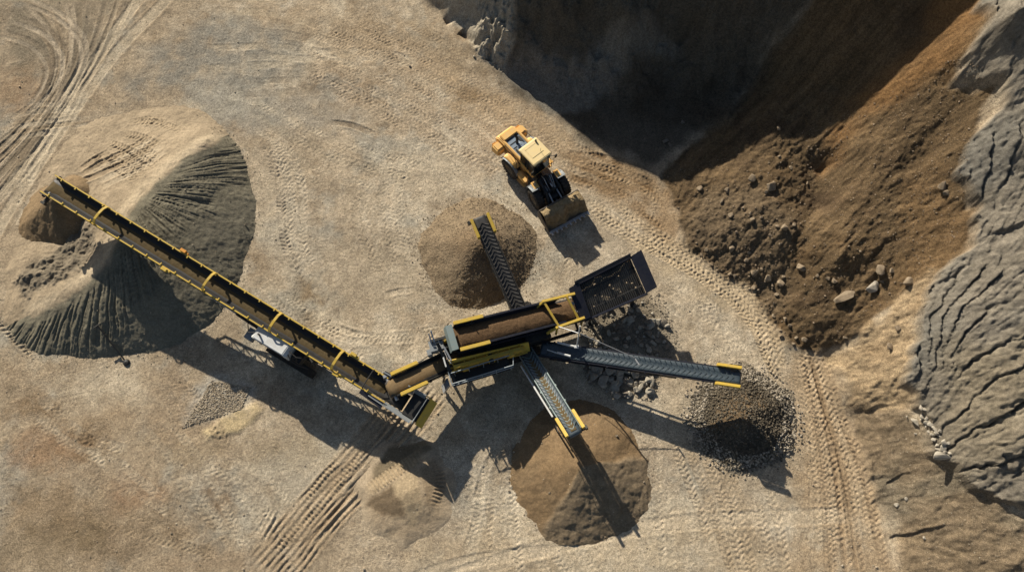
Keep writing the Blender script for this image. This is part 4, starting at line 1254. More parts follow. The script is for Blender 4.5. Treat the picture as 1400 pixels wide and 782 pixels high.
def soil_strip(name, M, u0, u1, half, h0, crown, mat, label, res=.06, nose=None, seed=0, bumpy=.25):
    """a band of soil lying along a belt"""
    nu = max(2, int((u1 - u0) / res)); nv = max(6, int(2 * half / res))
    u = np.linspace(u0, u1, nu); v = np.linspace(-half, half, nv)
    UU, VV = np.meshgrid(u, v)
    ed = 1 - (np.abs(VV) / half) ** 2.2
    ends = np.minimum(sst(0, .5, UU - u0), sst(0, .3, u1 - UU)) if nose is None else sst(0, .4, UU - u0)
    lum = .5 + .5 * fbm(UU + seed * 9, VV, .9, 3, 300 + seed)
    WW = h0 + crown * ed * (1 - bumpy + bumpy * (.5 + lum)) * ends + .045 * bumpy * fbm(UU, VV, .22, 3, 310 + seed) * ed
    if nose is not None:          # pours over the end drum
        u_end, rad = nose
        over = np.clip(UU - u_end, 0, None); a = np.clip(over / rad, 0, 1.45)
        UU = np.where(over > 0, u_end + (rad + WW * .6) * np.sin(a), UU)
        WW = np.where(over > 0, WW - rad * 1.0 * (1 - np.cos(a)) - np.clip(over / rad - 1.45, 0, None) * rad, WW)
    P = np.stack([UU, VV, WW], -1).reshape(-1, 3)
    Mn = np.array(M)
    P = P @ Mn[:3, :3].T + Mn[:3, 3]
    idx = np.arange(nv * nu).reshape(nv, nu)
    q = np.stack([idx[:-1, :-1], idx[:-1, 1:], idx[1:, 1:], idx[1:, :-1]], -1).reshape(-1, 4)
    # skirt so that the band has a body
    below = P.copy(); below[:, 2] -= .05
    n = len(P)
    bd = list(idx[0]) + list(idx[1:, -1]) + list(idx[-1, ::-1][1:]) + list(idx[::-1, 0][1:-1])
    sk = [(bd[i], bd[i] + n, bd[(i + 1) % len(bd)] + n, bd[(i + 1) % len(bd)]) for i in range(len(bd))]
    F = np.vstack([q, q[:, ::-1] + n, np.array(sk)])
    o = raw_mesh(name, np.vstack([P, below]), F, None, mat, True)
    return tag(o, label, 'soil')


def trough(w_, flat=.36, ang=30):
    """half-section of a troughed belt"""
    wing = (w_ / 2 - flat * w_ / 2); c = math.cos(R(ang)); s_ = math.sin(R(ang))
    y1 = flat * w_ / 2; y2 = y1 + wing * c
    return [(-y2, wing * s_), (-y1, 0), (y1, 0), (y2, wing * s_)]


def belt_mesh(M, L, w_, r=.16, thick=.03, head=True):
    """upper trough, drum wraps and flat return strand, as one closed band"""
    b = MB(M)
    tr = trough(w_)
    def prof(k):
        return [(a, h * k) for a, h in tr]
    st = [(r * .2, 0.0)] + [(u, 1.0) for u in np.linspace(.7, L - .8, max(2, int(L / 1.0)))] + [(L - .02, 0.15)]
    rows = []
    for u, k in st: rows.append([(u, a, h) for a, h in prof(k)])
    for t in np.linspace(.3, math.pi, 7):          # round the head drum
        rows.append([(L + math.sin(t) * r, a, -r + math.cos(t) * r) for a, h in tr])
    rows.append([(0, a, -2 * r) for a, h in tr])
    for t in np.linspace(.3, math.pi - .1, 6):
        rows.append([(-math.sin(t) * r, a, -r - math.cos(t) * r) for a, h in tr])
    n = len(tr); vs = [p for g in rows for p in g]; m = len(rows)
    b.add(vs, [(i * n + k, i * n + k + 1, ((i + 1) % m) * n + k + 1, ((i + 1) % m) * n + k) for i in range(m) for k in range(n - 1)])
    return b, tr


def solid(o, t=.025):
    md = o.modifiers.new('thickness', 'SOLIDIFY'); md.thickness = t; md.offset = 0
    return o


def crawler(root, c, ang, length=3.2, wid=.5, hgt=.8, z0=0.0, name='crawler_track'):
    """one rubber/steel track loop with shoes and wheels"""
    M = Matrix.Translation(Vector((c[0], c[1], z0))) @ Matrix.Rotation(ang, 4, 'Z')
    b = MB(M); r = hgt / 2; hl = length / 2 - r
    per = 4 * hl + 2 * math.pi * r; n = int(per / .17)
    def pt(s_):
        if s_ < 2 * hl: return (-hl + s_, hgt, 0.0)
        s_ -= 2 * hl
        if s_ < math.pi * r: a = s_ / r; return (hl + r * math.sin(a), r + r * math.cos(a), a)
        s_ -= math.pi * r
        if s_ < 2 * hl: return (hl - s_, 0.0, math.pi)
        s_ -= 2 * hl; a = s_ / r; return (-hl - r * math.sin(a), r - r * math.cos(a), math.pi + a)
    for i in range(n):
        x, z, a = pt(per * i / n); rot = Matrix.Rotation(a, 3, 'Y')
        b.box((x, 0, z), (.165, wid, .05), rot); b.box(Vector((x, 0, z)) + rot @ Vector((0, 0, .035)), (.035, wid * .98, .04), rot)
    t = b.build(name, M_tyre, root)
    w = MB(M)
    for x in (-hl, hl): w.tube((x, -wid * .35, r), (x, wid * .35, r), r - .06, 18)
    for k in range(4): w.tube((-hl + (k + .5) * hl / 2, -wid * .35, .2), (-hl + (k + .5) * hl / 2, wid * .35, .2), .15, 12)
    w.box((0, 0, r), (2 * hl, wid * .5, hgt * .45))
    w.build('wheels', M_blk, t)
    return t

# ================================================================== LONG STOCKPILE CONVEYOR
P0 = V(552, 549, 1.95); P1 = V(69, 254, 4.2)
MS, LS = along(P0, P1)
mid = V(410, 480, 0)
st = thing('stacking_conveyor', 'very long yellow and black conveyor on crawler tracks reaching over the grey sand pile', 'conveyor', (mid.x, mid.y, 0))
HW = .69                                    # half width to the rails
b, tr = belt_mesh(MS, LS, 1.16)
solid(b.build('belt', M_rub, st, smooth=True))
U_ = lambda px, py: min(np.linspace(0, LS, 600), key=lambda u: (lambda w: math.hypot(*(np.array(w) - (px, py))))(proj(MS @ Vector((u, 0, .3)))))


def proj(p):
    d = np.array(p) - CAM; x = d[0]; y = d[1] * CS + d[2] * SN; z = d[1] * SN - d[2] * CS
    return 700 + FPX * x / z, 391 - FPX * y / z


for sd, nm in ((1, 'side_board'), (-1, 'side_board')):
    k = MB(MS)
    k.add([(1.9, sd * .50, .12), (LS - .35, sd * .50, .12), (LS - .35, sd * .63, .56), (1.9, sd * .63, .56), (1.9, sd * .53, .12), (LS - .35, sd * .53, .12), (LS - .35, sd * .655, .56), (1.9, sd * .655, .56)],
          [(0, 1, 2, 3), (7, 6, 5, 4), (0, 4, 5, 1), (3, 2, 6, 7), (0, 3, 7, 4), (1, 5, 6, 2)])
    k.build(nm, M_rub, st)
    r_ = MB(MS)
    r_.bar((.9, sd * HW, .53), (LS - .15, sd * HW, .53), .085, .10)
    for i in range(23):
        u = 2.2 + i * (LS - 3.0) / 22
        r_.box((u, sd * (HW - .07), .60), (.07, .16, .07)); r_.bar((u, sd * (HW + .045), .50), (u, sd * (HW + .02), .02), .05, .05)
    r_.build('rail', M_yel, st)
    s_ = MB(MS)                             # truss side below the belt
    s_.bar((.9, sd * HW, -.05), (LS - .2, sd * HW, -.05), .08, .14)
    s_.bar((3.5, sd * (HW - .05), -.62), (LS * .66, sd * (HW - .05), -.62), .08, .12)
    nn = 14
    for i in range(nn):
        u0 = 3.5 + i * (LS * .66 - 3.5) / nn; u1 = 3.5 + (i + 1) * (LS * .66 - 3.5) / nn
        s_.bar((u0, sd * HW, -.08), ((u0 + u1) / 2, sd * (HW - .05), -.6), .05); s_.bar(((u0 + u1) / 2, sd * (HW - .05), -.6), (u1, sd * HW, -.08), .05)
    s_.bar((3.5, sd * (HW - .05), -.62), (2.2, sd * HW, -.05), .08); s_.bar((LS * .66, sd * (HW - .05), -.62), (LS * .66 + 1.6, sd * HW, -.05), .08)
    s_.build('truss_side', M_yel if False else M_blk, st)
for px, py in ((143, 297), (289.5, 387), (379, 442), (463.5, 493)):
    u = U_(px, py); h_ = MB(MS)
    arc = [(u + .0, -HW, .56), (u + .02, -HW * .93, .80), (u + .03, -HW * .6, .95), (u + .03, 0, 1.0), (u + .03, HW * .6, .95), (u + .02, HW * .93, .80), (u, HW, .56)]
    for i in range(6): h_.bar(arc[i], arc[i + 1], .06, .16, up=(1, 0, 0), ext=.01)
    h_.build('hoop', M_yel, st)
u = U_(505, 519); h_ = MB(MS)
h_.path([(u, -HW, .5), (u, -HW * .9, .85), (u, HW * .9, .85), (u, HW, .5)], .04); h_.build('hoop', M_blk, st)
for px, py in ((240, 357), (471, 501)):
    for sd in (1, -1):
        u = U_(px, py) + sd * .12; h_ = MB(MS)
        h_.box((u, sd * (HW + .13), .58), (.42, .2, .22)); h_.box((u - .3, sd * (HW + .1), .55), (.22, .14, .14))
        h_.build('latch_box', M_ora if sd < 0 and px < 300 else M_yel, st, bevel=.015)
h_ = MB(MS)
for v_ in (.72, -.72): h_.box((LS - .05, v_ * 1.02, -.1), (.5, .08, .42)); h_.tube((LS, v_ * .7, -.16), (LS, v_ * 1.2, -.16), .11, 12)
h_.tube((LS, -.62, -.16), (LS, .62, -.16), .145, 16)
h_.build('head_drum', M_blk, st)
h_ = MB(MS); h_.tube((LS - .35, .75, -.2), (LS - .35, 1.15, -.2), .14, 12); h_.box((LS - .35, 1.2, -.2), (.3, .16, .34)); h_.build('drive_motor', M_blk, st)
h_ = MB(MS)
for i in range(int(LS / 1.1)):
    u = 1.2 + i * 1.1
    for a0, z0, a1, z1 in ((-.24, -.07, .24, -.07), (.26, -.06, .58, .14), (-.26, -.06, -.58, .14)): h_.tube((u, a0, z0 - .03), (u, a1, z1 - .03), .05, 8)
    h_.tube((u + .5, -.6, -.40), (u + .5, .6, -.40), .045, 8)
h_.build('rollers', M_steel, st)
# tail hopper
h_ = MB(MS)
for sd in (1, -1):
    h_.plate([(-1.1, sd * .62, .12), (2.0, sd * .62, .12), (2.0, sd * .86, .62), (-1.1, sd * .98, .72)], .03)
    h_.bar((-1.1, sd * .98, .73), (2.0, sd * .86, .63), .07)
h_.plate([(-1.1, -.62, .12), (-1.1, .62, .12), (-1.25, .98, .72), (-1.25, -.98, .72)], .03)
h_.build('hopper', M_grey, st)
h_ = MB(MS); h_.box((-.85, -.1, .1), (1.05, 1.6, .6)); h_.build('tail_box', M_blk, st, bevel=.02)
h_ = MB(MS); h_.plate([(-1.40, -1.0, .42), (-1.40, .85, .42), (-1.85, .85, .0), (-1.85, -1.0, .0)], .05); h_.plate([(-1.4, -1.0, .45), (.6, -1.0, .45), (.6, -1.02, .0), (-1.4, -1.02, .0)], .04); h_.build('tail_plate', M_yel, st)
h_ = MB(MS)
h_.plate([(.9, .75, .66), (2.6, .75, .56), (2.6, 1.02, .50), (.9, 1.15, .58)], .03); h_.plate([(.4, -.82, .66), (2.0, -.80, .6), (2.0, -1.0, .3), (.4, -1.05, .3)], .03)
h_.build('spill_flap', M_navy, st)
# carriage
ang = math.atan2((P1 - P0).y, (P1 - P0).x)
e = Vector((math.cos(ang), math.sin(ang), 0)); nrm = Vector((-e.y, e.x, 0))
cc = V(398, 494, .4); cen = cc - Vector((0, 0, 0)) + (-nrm if nrm.y < 0 else nrm) * 0
off = nrm if nrm.y > 0 else -nrm
zg = float(g_height(cc.x, cc.y))
crawler(st, (cc.x, cc.y), ang, 3.7, .52, .85, zg)
c2 = cc + off * 2.1
crawler(st, (c2.x, c2.y), ang, 3.7, .52, .85, zg)
h_ = MB(); m1 = cc + off * 1.05
h_.bar((cc.x, cc.y, zg + .55), (c2.x, c2.y, zg + .55), .4, .3)
h_.bar(m1 - e * 1.6 + Vector((0, 0, zg + .85 - m1.z)), m1 + e * 1.6 + Vector((0, 0, zg + .85 - m1.z)), .9, .3)
h_.build('carriage_frame', M_blk, st)
# engine housing on the south side
hc = V(372, 466, 3.05); hc = Vector((hc.x, hc.y, 0))
ME = Matrix.Translation(Vector((hc.x, hc.y, 2.1))) @ Matrix.Rotation(ang, 4, 'Z')
h_ = MB(ME); h_.prism([(-1.35, 0), (1.45, 0), (1.45, .72), (1.2, .98), (-1.1, .98), (-1.35, .8)], 'y', -.45, .45); eh = h_.build('engine_housing', M_white, st, bevel=.04)
h_ = MB(ME)
for i in range(7): h_.box((-.9 + i * .16, .453 * (1 if (ME.to_3x3() @ Vector((0, 1, 0))).y < 0 else -1), .5), (.09, .02, .5))
h_.tube((.9, .1, .95), (.9, .1, 1.25), .06, 10); h_.build('louvre', M_blk, eh)
h_ = MB(ME); h_.box((1.75, .3, .1), (.55, .75, .55)); h_.build('toolbox', M_grey, st, bevel=.02)
h_ = MB(ME)
for x_ in (-1.1, 1.1):
    for y_ in (-.4, .4): h_.bar((x_, y_, 0), (x_, y_, -.5), .12)
    h_.bar((x_, 0, -.3), (x_, 1.5 * (1 if (ME.to_3x3() @ Vector((0, 1, 0))).dot(off) > 0 else -1), -1.2), .14)
h_.build('housing_frame', M_blk, st)
h_ = MB(ME); h_.box((-1.75, -.1, .05), (.7, .8, .5)); h_.tube((-2.0, -.2, .3), (-1.5, .2, .35), .1, 10); h_.tube((-1.9, .2, .35), (-1.9, .2, .7), .05, 8); h_.build('hydraulic_tank', M_blk, st, bevel=.02)
for hp_ in ([(1.3, .1, .9), (1.7, .3, .8), (2.1, 0, .5), (2.3, -.3, .6)], [(-1.3, .2, .8), (-1.7, .45, .6), (-2.2, .4, .3), (-2.8, .3, .35)], [(-1.3, 0, .9), (-1.9, .1, .8), (-2.5, -.2, .6)]):
    h_ = MB(ME); h_.path(hp_, .03); h_.build('hose', M_rub, st)
# lifting rams and legs
lift = MS @ Vector((LS * .60, 0, -.62))
for sd in (1, -1):
    base = m1 + off * (sd * .45) + e * .6; base.z = zg + .9
    top = MS @ Vector((LS * .57, sd * (HW - .08) * (1 if (MS.to_3x3() @ Vector((0, 1, 0))).dot(off) > 0 else -1), -.62))
    k = base.lerp(top, .55)
    h_ = MB(); h_.tube(base, k, .10, 12); r0 = h_.build('lifting_ram', M_blk, st, smooth=True)
    h_ = MB(); h_.tube(k, top, .055, 10); h_.build('rod', M_steel, r0, smooth=True)
    b2 = m1 + off * (sd * .45) - e * 1.4; b2.z = zg + .9
    t2 = MS @ Vector((LS * .22, sd * .6, -.6)); h_ = MB(); h_.bar(b2, t2, .14); h_.build('leg', M_blk, st)
soil_strip('brown_sand', MS, 1.3, LS + .05, .44, .02, .08, S_dark, 'band of brown sand riding the full length of the long yellow conveyor', seed=1)

# pole lying on the flank
a = U(137, 447, surf)[0]; c = U(174, 496, surf)[0]
pts = [Vector(a) + Vector((0, 0, .35)), Vector(a).lerp(Vector(c), .5) + Vector((0, 0, .22)), Vector(c) + Vector((0, 0, .1))]
pl = thing('marker_pole', 'thin dark pole lying down the grey sand flank with a knob at its foot', 'pole', (c[0], c[1], c[2]))
h_ = MB(); h_.path(pts, .05, 8); d = (pts[2] - pts[0]).normalized(); sx = d.cross(Vector((0, 0, 1))).normalized()
h_.bar(pts[0] - sx * .22, pts[0] + sx * .28, .07); h_.build('rod', M_blk, pl)
h_ = MB(); h_.lathe([(.0, -.1), (.2, -.08), (.24, .02), (.16, .12), (0, .16)], pts[2], (0, 0, 1), 12); h_.build('foot', M_blk, pl)

# ================================================================== SCREENING PLANT
FA = V(797, 420, 2.0); FB = V(622, 464.5, 3.35)
MF, LF = along(FA, FB)                       # feed conveyor: x runs up to the west end, y points south
org = V(700, 470, 0)
sc = thing('screening_plant', 'yellow and black mobile screening plant with hopper grid and conveyors reaching out on its sides', 'screening plant', (org.x, org.y, 0))
fa = math.atan2((FB - FA).y, (FB - FA).x)
ex = Vector((math.cos(fa), math.sin(fa), 0)); ey = Vector((-ex.y, ex.x, 0))     # ex west along the machine, ey south
if ey.y > 0: ey = -ey
south = 1 if (MF.to_3x3() @ Vector((0, 1, 0))).y < 0 else -1                   # sign of local y that points south


def guards(parent, M, L, half, r_=.1, ln=1.35, up=.26, mat=None, w=.2):
    for sd in (1, -1):
        k = MB(M); k.bar((L - ln, sd * half, up), (L + .12, sd * half, up), w, .2); k.box((L - ln - .02, sd * half, up - .1), (.06, w, .3))
        k.build('guard', mat or M_yel, parent, bevel=.025)


# ---- feed conveyor
b, tr = belt_mesh(MF, LF, 1.5, .2)
fc = solid(b.build('feed_belt', M_rub, sc, smooth=True))
for sd in (1, -1):
    k = MB(MF)
    k.plate([(2.0, sd * .66, .05), (LF - .1, sd * .66, .05), (LF - .1, sd * .80, .52), (1.6, sd * .80, .52)], .04)
    k.bar((1.6, sd * .82, .52), (LF - .1, sd * .82, .52), .12, .08)
    for i in range(7): k.bar((2.2 + i * 1.0, sd * .84, .48), (2.2 + i * 1.0, sd * .72, -.2), .07)
    k.bar((0, sd * .8, -.28), (LF, sd * .8, -.28), .1, .26)
    k.build('side_board', M_navy, sc)
    k = MB(MF); u0, u1 = (LF - 2.05, LF - .1) if sd * south < 0 else (LF - 2.0, LF - .05)
    k.bar((u0, sd * .88, .62), (u1, sd * .88, .62), .24, .12); k.box((u0 + .1, sd * .88, .5), (.06, .12, .2)); k.build('guard', M_yel, sc, bevel=.02)
k = MB(MF); k.plate([(LF + .02, -.86, .60), (LF + .02, .80, .60), (LF + .42, .80, .50), (LF + .42, -.86, .50)], .05); k.plate([(LF + .42, -.86, .50), (LF + .42, .80, .50), (LF + .50, .80, .05), (LF + .50, -.86, .05)], .05)
k.build('head_hood', M_teal, sc)
soil_strip('brown_earth', MF, .35, LF - .02, .68, .20, .17, S_feed, 'thick band of lumpy brown earth on the wide feed belt of the screening plant', seed=2, bumpy=.35)

# ---- yellow tubular frame over the belt foot
Z = 3.25
A_, B_, C_, D_ = V(743, 412, Z), V(784, 402, Z - .1), V(797, 435, Z - .5), V(762, 447.5, Z - .45)
k = MB()
k.bar(A_, B_, .17, ext=.1); k.bar(D_, C_, .17, ext=.12); k.bar(V(775, 406, Z), V(791, 436, Z - .5), .14); k.bar(A_, V(764, 446, Z - .4), .14, ext=.05)
k.bar(A_, V(730, 424, Z - .9), .15); k.bar(D_, V(748, 456, Z - 1.0), .15)
for p in (A_, B_, C_, D_): k.bar(p, (p.x, p.y, 1.2), .12)
k.build('tipping_frame', M_yel, sc, bevel=.015)

# ---- hopper with grid
z1, z2 = 2.95, 2.35
H1, H2, H3, H4 = V(786, 391, z1), V(862, 352.5, z1), V(884, 402, z2), V(801, 438, z2)
k = MB()
cent = (H1 + H2 + H3 + H4) / 4
lowc = lambda p: Vector((cent.x + (p.x - cent.x) * .72, cent.y + (p.y - cent.y) * .72, 1.15))
HP = [H1, H2, H3, H4]
for i in range(4):
    p, q = HP[i] - Vector((0, 0, .16)), HP[(i + 1) % 4] - Vector((0, 0, .16)); k.plate([p, q, lowc(q), lowc(p)], .04)
k.build('hopper', M_blk, sc)
k = MB()
k.bar(H1, H2, .16, .20, ext=.05); k.bar(H4, H3, .14, .18, ext=.05)
k.plate([H1 + Vector((0, 0, .13)), H2 + Vector((0, 0, .13)), H2 + Vector((0, .0, .35)) + Vector((-.05, .18, 0)), H1 + Vector((0, 0, .35)) + Vector((-.05, .18, 0))], .03)
gf = k.build('grid_frame', M_navy, sc)
k = MB(); n = 30
for i in range(n):
    f = .045 + .93 * i / (n - 1); p = H1.lerp(H2, f); q = H4.lerp(H3, f); k.bar(p, q, .045, .05)
for f in (.25, .5, .75): k.bar(H1.lerp(H4, f) - Vector((0, 0, .1)), H2.lerp(H3, f) - Vector((0, 0, .1)), .07, .08)
k.build('grid_bars', M_bar, sc)
up = Vector((0, 0, .2))
k = MB(); dx = (H2 - H1).normalized()
k.plate([H2 + up - dx * .05, H2 + up + dx * .75 + Vector((0, .05, .25)), H3 + up + dx * .72 + Vector((0, 0, .25)), H3 + up - dx * .05], .06)
k.build('end_plate', M_navy, sc, bevel=.01)
k = MB(); k.plate([H1 + up - dx * .45, H1 + up + dx * .28, H4 + up + dx * .35, H4 + up - dx * .35], .06); k.plate([H1 + up - dx * .45, H4 + up - dx * .35, H4 - up * 3 - dx * .3, H1 - up * 3 - dx * .35], .05)
k.build('end_plate', M_navy, sc, bevel=.01)
k = MB()
for i in range(3): f = .45 + i * .22; p = H1.lerp(H4, f) - dx * .45; k.box(p + Vector((0, 0, .15)), (.35, .1, .1)); k.box(p + Vector((-.1, 0, .15)), (.12, .22, .2))
k.build('hinge', M_grey, sc)
for p in (lowc(H1), lowc(H2), lowc(H3), lowc(H4)):
    k = MB(); gz = float(g_height(p.x, p.y)); k.bar(Vector((p.x, p.y, 1.25)), Vector((p.x, p.y, gz)), .16); k.box((p.x, p.y, gz + .04), (.45, .45, .1)); k.build('leg', M_blk, sc)
# earth and stones lying in the hopper
nn = 60; Q = []
for j in range(nn):
    for i in range(nn):
        a, c = i / (nn - 1), j / (nn - 1); p = H1.lerp(H2, a).lerp(H4.lerp(H3, a), c)
        s_ = .97; x = cent.x + (p.x - cent.x) * s_; y = cent.y + (p.y - cent.y) * s_
        edge = min(a, 1 - a, c, 1 - c)
        z = p.z - .06 - .25 * (1 - min(1, edge * 3)) + .34 * float(fbm(np.array([x]), np.array([y]), 1.4, 4, 320)[0]) + .10 * (1 - c) - .1
        Q.append((x, y, min(z, p.z - .05)))
Q = np.array(Q); idx = np.arange(nn * nn).reshape(nn, nn)
q = np.stack([idx[:-1, :-1], idx[:-1, 1:], idx[1:, 1:], idx[1:, :-1]], -1).reshape(-1, 4)
tag(raw_mesh('hopper_earth', Q, q, None, S_hop, True), 'brown earth lying inside the hopper under the black grid bars', 'soil')
random.seed(77)
for a, c, s_ in ((.30, .22, .30), (.42, .20, .2), (.52, .42, .28), (.55, .55, .24), (.70, .30, .2), (.78, .55, .26), (.85, .62, .28), (.88, .75, .22), (.35, .6, .2), (.25, .5, .22), (.18, .75, .18), (.64, .7, .22)):
    p = H1.lerp(H2, a).lerp(H4.lerp(H3, a), c)
    o = rock(p.x, p.y, s_ * .75, M_rb, 'stone caught on the black bars of the hopper grid', 'stones caught on the hopper grid'); o.location.z = p.z + .055 + s_ * .3

# ---- chassis, tracks, screen box
MX = Matrix(((ex.x, ey.x, 0, org.x), (ex.y, ey.y, 0, org.y), (0, 0, 1, 0), (0, 0, 0, 1)))       # local: x west, y south, z up
iX = MX.inverted()
k = MB(MX)
for v_ in (-.75, .75): k.bar((-4.6, v_, 1.0), (4.2, v_, 1.0), .16, .34)
for u in (-4.4, -2.2, 0, 2.2, 4.0): k.bar((u, -.75, 1.0), (u, .75, 1.0), .14, .24)
k.build('chassis', M_blk, sc)
for v_ in (-1.1, 1.1):
    p = MX @ Vector((.2, v_, 0)); crawler(sc, (p.x, p.y), fa, 3.6, .5, .85, float(g_height(p.x, p.y)))
cb = iX @ V(672, 478, 2.2)
k = MB(MX)
xa, xb = (iX @ V(723, 470, 2)).x, (iX @ V(616, 503, 2)).x
yS = cb.y + .50; yN = yS - 1.75
k.plate([(xa, yS + .12, 1.35), (xb, yS + .12, 1.6), (xb, yS - .42, 3.0), (xa, yS - .30, 2.1)], .06); k.prism([(xa, 1.35), (xb, 1.7), (xb, 3.0), (xb - .5, 3.1), (xa + 1.0, 2.45), (xa, 1.9)], 'y', yN, yN + .06)
sb = k.build('screen_box', M_yel, sc)
k = MB(MX)
for i in range(7):
    x = xa + .5 + i * (xb - xa - .8) / 6; k.bar((x, yS + .14, 1.55 + .03 * i), (x + .1, yS - .22, 2.15 + .1 * i), .10, .10)
k.bar((xa + .2, yS + .17, 1.42), (xb - .1, yS + .17, 1.68), .1, .12); k.prism([(xa + .3, 1.95), (xb - .2, 2.55), (xb - .2, 2.75), (xa + .6, 2.2)], 'y', yS - .12, yS + .10)
for x in (xa + 1.3, (xa + xb) / 2, xb - .9): k.tube((x, yS + .01, 2.1), (x, yS + .30, 2.1), .22, 16)
k.build('stiffener', M_yel, sb, bevel=.01)
k = MB(MX); k.add([(xa, yN + .06, 1.6), (xb, yN + .06, 2.6), (xb, yS - .06, 2.6), (xa, yS - .06, 1.6)], [(0, 1, 2, 3)]); solid(k.build('screen_mesh', M_blk, sb), .05)
k = MB(MX); xm = (xa + xb) / 2
k.tube((xm, yN - .25, 2.2), (xm, yS + .35, 2.2), .16, 14); k.lathe([(.02, 0), (.36, 0), (.36, .12), (.02, .12)], MX.inverted() @ (MX @ Vector((xm - .8, yN - .3, 2.1))), (0, 1, 0), 20); k.build('vibrator_shaft', M_blk, sb)
# springs and support towers
for x in (xa + .3, xb - .5):
    for y in (yN + .1, yS - .2):
        k = MB(MX); k.bar((x, y, .95), (x, y, 1.7), .16); k.tube((x, y, 1.45), (x, y, 1.75), .14, 12); k.build('spring_mount', M_blk, sc)
# west end gantry and boxes
k = MB()
k.bar(V(598, 469, 3.45), V(622, 523, 2.3), .2, .2); k.bar(V(588, 467, 3.2), V(640, 452, 3.3), .16); k.bar(V(590, 467, 3.2), V(596, 480, 1.2), .14); k.bar(V(608, 515, 2.4), V(606, 522, .8), .12); k.bar(V(594, 478, 3.0), V(612, 474, 3.0), .14)
k.build('gantry', M_blk, sc)
k = MB(); k.bar(V(615, 507, 2.65), V(622, 523, 2.35), .1); k.bar(V(607, 474, 3.5), V(617, 493, 3.35), .1); k.bar(V(589, 452, 3.9), V(594, 468, 3.4), .09); k.bar(V(586, 456, 3.6), V(590, 469, 3.3), .07); k.build('grab_rail', M_steel, sc)
cbx = V(597, 473, 2.9); k = MB(Matrix.Translation(cbx) @ Matrix.Rotation(fa, 4, 'Z')); k.box((0, 0, 0), (.9, .75, .5)); k.box((.55, .3, -.1), (.3, .4, .5)); k.build('control_box', M_grey, sc, bevel=.03)
k = MB()
for a, c in (((608, 456), (613, 442)), ((617, 453), (623, 440))):
    p, q = V(*a, 2.9), V(*c, 3.6); k.tube(p, q, .03, 6)
k.path([V(608, 452, 3.1), V(614, 449, 3.25), V(620, 447, 3.3)], .025); k.bar(V(642, 446, 3.3), V(645, 438, 3.9), .06); k.bar(V(636, 444, 3.6), V(648, 442, 3.6), .07)
k.build('handrail', M_blk, sc)
# inner chute wall visible at the west end
k = MB(MX)
c0 = iX @ V(612, 478, 3)
pts = [(c0.x - .28 + .35 * math.sin(t), c0.y + 1.05 * math.cos(t), 0) for t in np.linspace(.5, 2.7, 9)]
for i in range(8):
    p, q = pts[i], pts[i + 1]; k.plate([(p[0], p[1], 2.2), (q[0], q[1], 2.2), (q[0] + .15, q[1], 3.1), (p[0] + .15, p[1], 3.1)], .04)
k.build('discharge_chute', M_steel, sc)
k = MB(MX); a = iX @ V(603, 478, 3.1); k.bar((a.x, a.y - .75, 3.15), (a.x, a.y + 1.15, 3.05), .09, .12); k.build('chute_lip', M_white, sc)

# ---- walkway on the south side
wz = 1.75
w0, w1 = iX @ V(619, 524, wz), iX @ V(697, 500, wz)
wy = w0.y; k = MB(MX)
k.box(((w0.x + w1.x) / 2, wy - .15, wz), (abs(w0.x - w1.x), .8, .06))
for i in range(16): k.box((w1.x + (i + .5) * (w0.x - w1.x) / 16, wy - .15, wz + .05), (.04, .8, .04))
for x in (w1.x + .4, (w0.x + w1.x) / 2, w0.x - .4): k.bar((x, wy - .15, wz - .05), (x, wy - 1.0, 1.0), .08)
wk = k.build('walkway', M_blk, sc)
k = MB(MX); yo = wy + .27
for h in (.55, 1.05): k.tube((w1.x - .15, yo, wz + h), (w0.x + .05, yo, wz + h), .036, 8); k.tube((w0.x + .05, yo, wz + h), (w0.x + .05, wy - .55, wz + h), .036, 8)
k.tube((w1.x - .1, wy - .42, wz + 1.0), (w0.x, wy - .42, wz + 1.0), .036, 8)
for i in range(4): x = w1.x + (i + .7) * (w0.x - w1.x) / 4; k.tube((x, wy - .42, wz), (x, wy - .42, wz + 1.0), .03, 8)
for i in range(5):
    x = w1.x + i * (w0.x - w1.x) / 4; k.tube((x, yo, wz), (x, yo, wz + 1.05), .032, 8)
k.tube((w1.x - .15, yo, wz + 1.05), (w1.x - .3, yo - .5, wz + 1.0), .032, 8); k.tube((w1.x - .15, yo, wz + .55), (w1.x - .3, yo - .5, wz + .5), .032, 8)
k.build('railing', M_rail, wk)
k = MB(MX)
for s_ in (0, .5): k.bar((w0.x + .15 + .1, wy - .4 + s_, wz), (w0.x + .75, wy - .4 + s_, .15), .06, .1)
for i in range(5): f = (i + .5) / 5; k.bar((w0.x + .25 + .5 * f, wy - .4, wz - 1.6 * f), (w0.x + .25 + .5 * f, wy + .1, wz - 1.6 * f), .18, .05)
k.build('ladder', M_steel, wk)
# engine box between the tracks, hoses
k = MB(MX); k.box((-1.6, .2, 1.55), (1.7, 1.2, .8)); k.build('engine_box', M_blk, sc, bevel=.04)
k = MB(MX)
for i in range(6):
    x = -2 + i * 1.1; k = MB(MX); k.path([(x, .8, 1.2), (x + .3, 1.15, .9), (x + .7, 1.2, 1.0), (x + 1.1, .85, 1.25)], .03); k.build('hose', M_rub, sc)


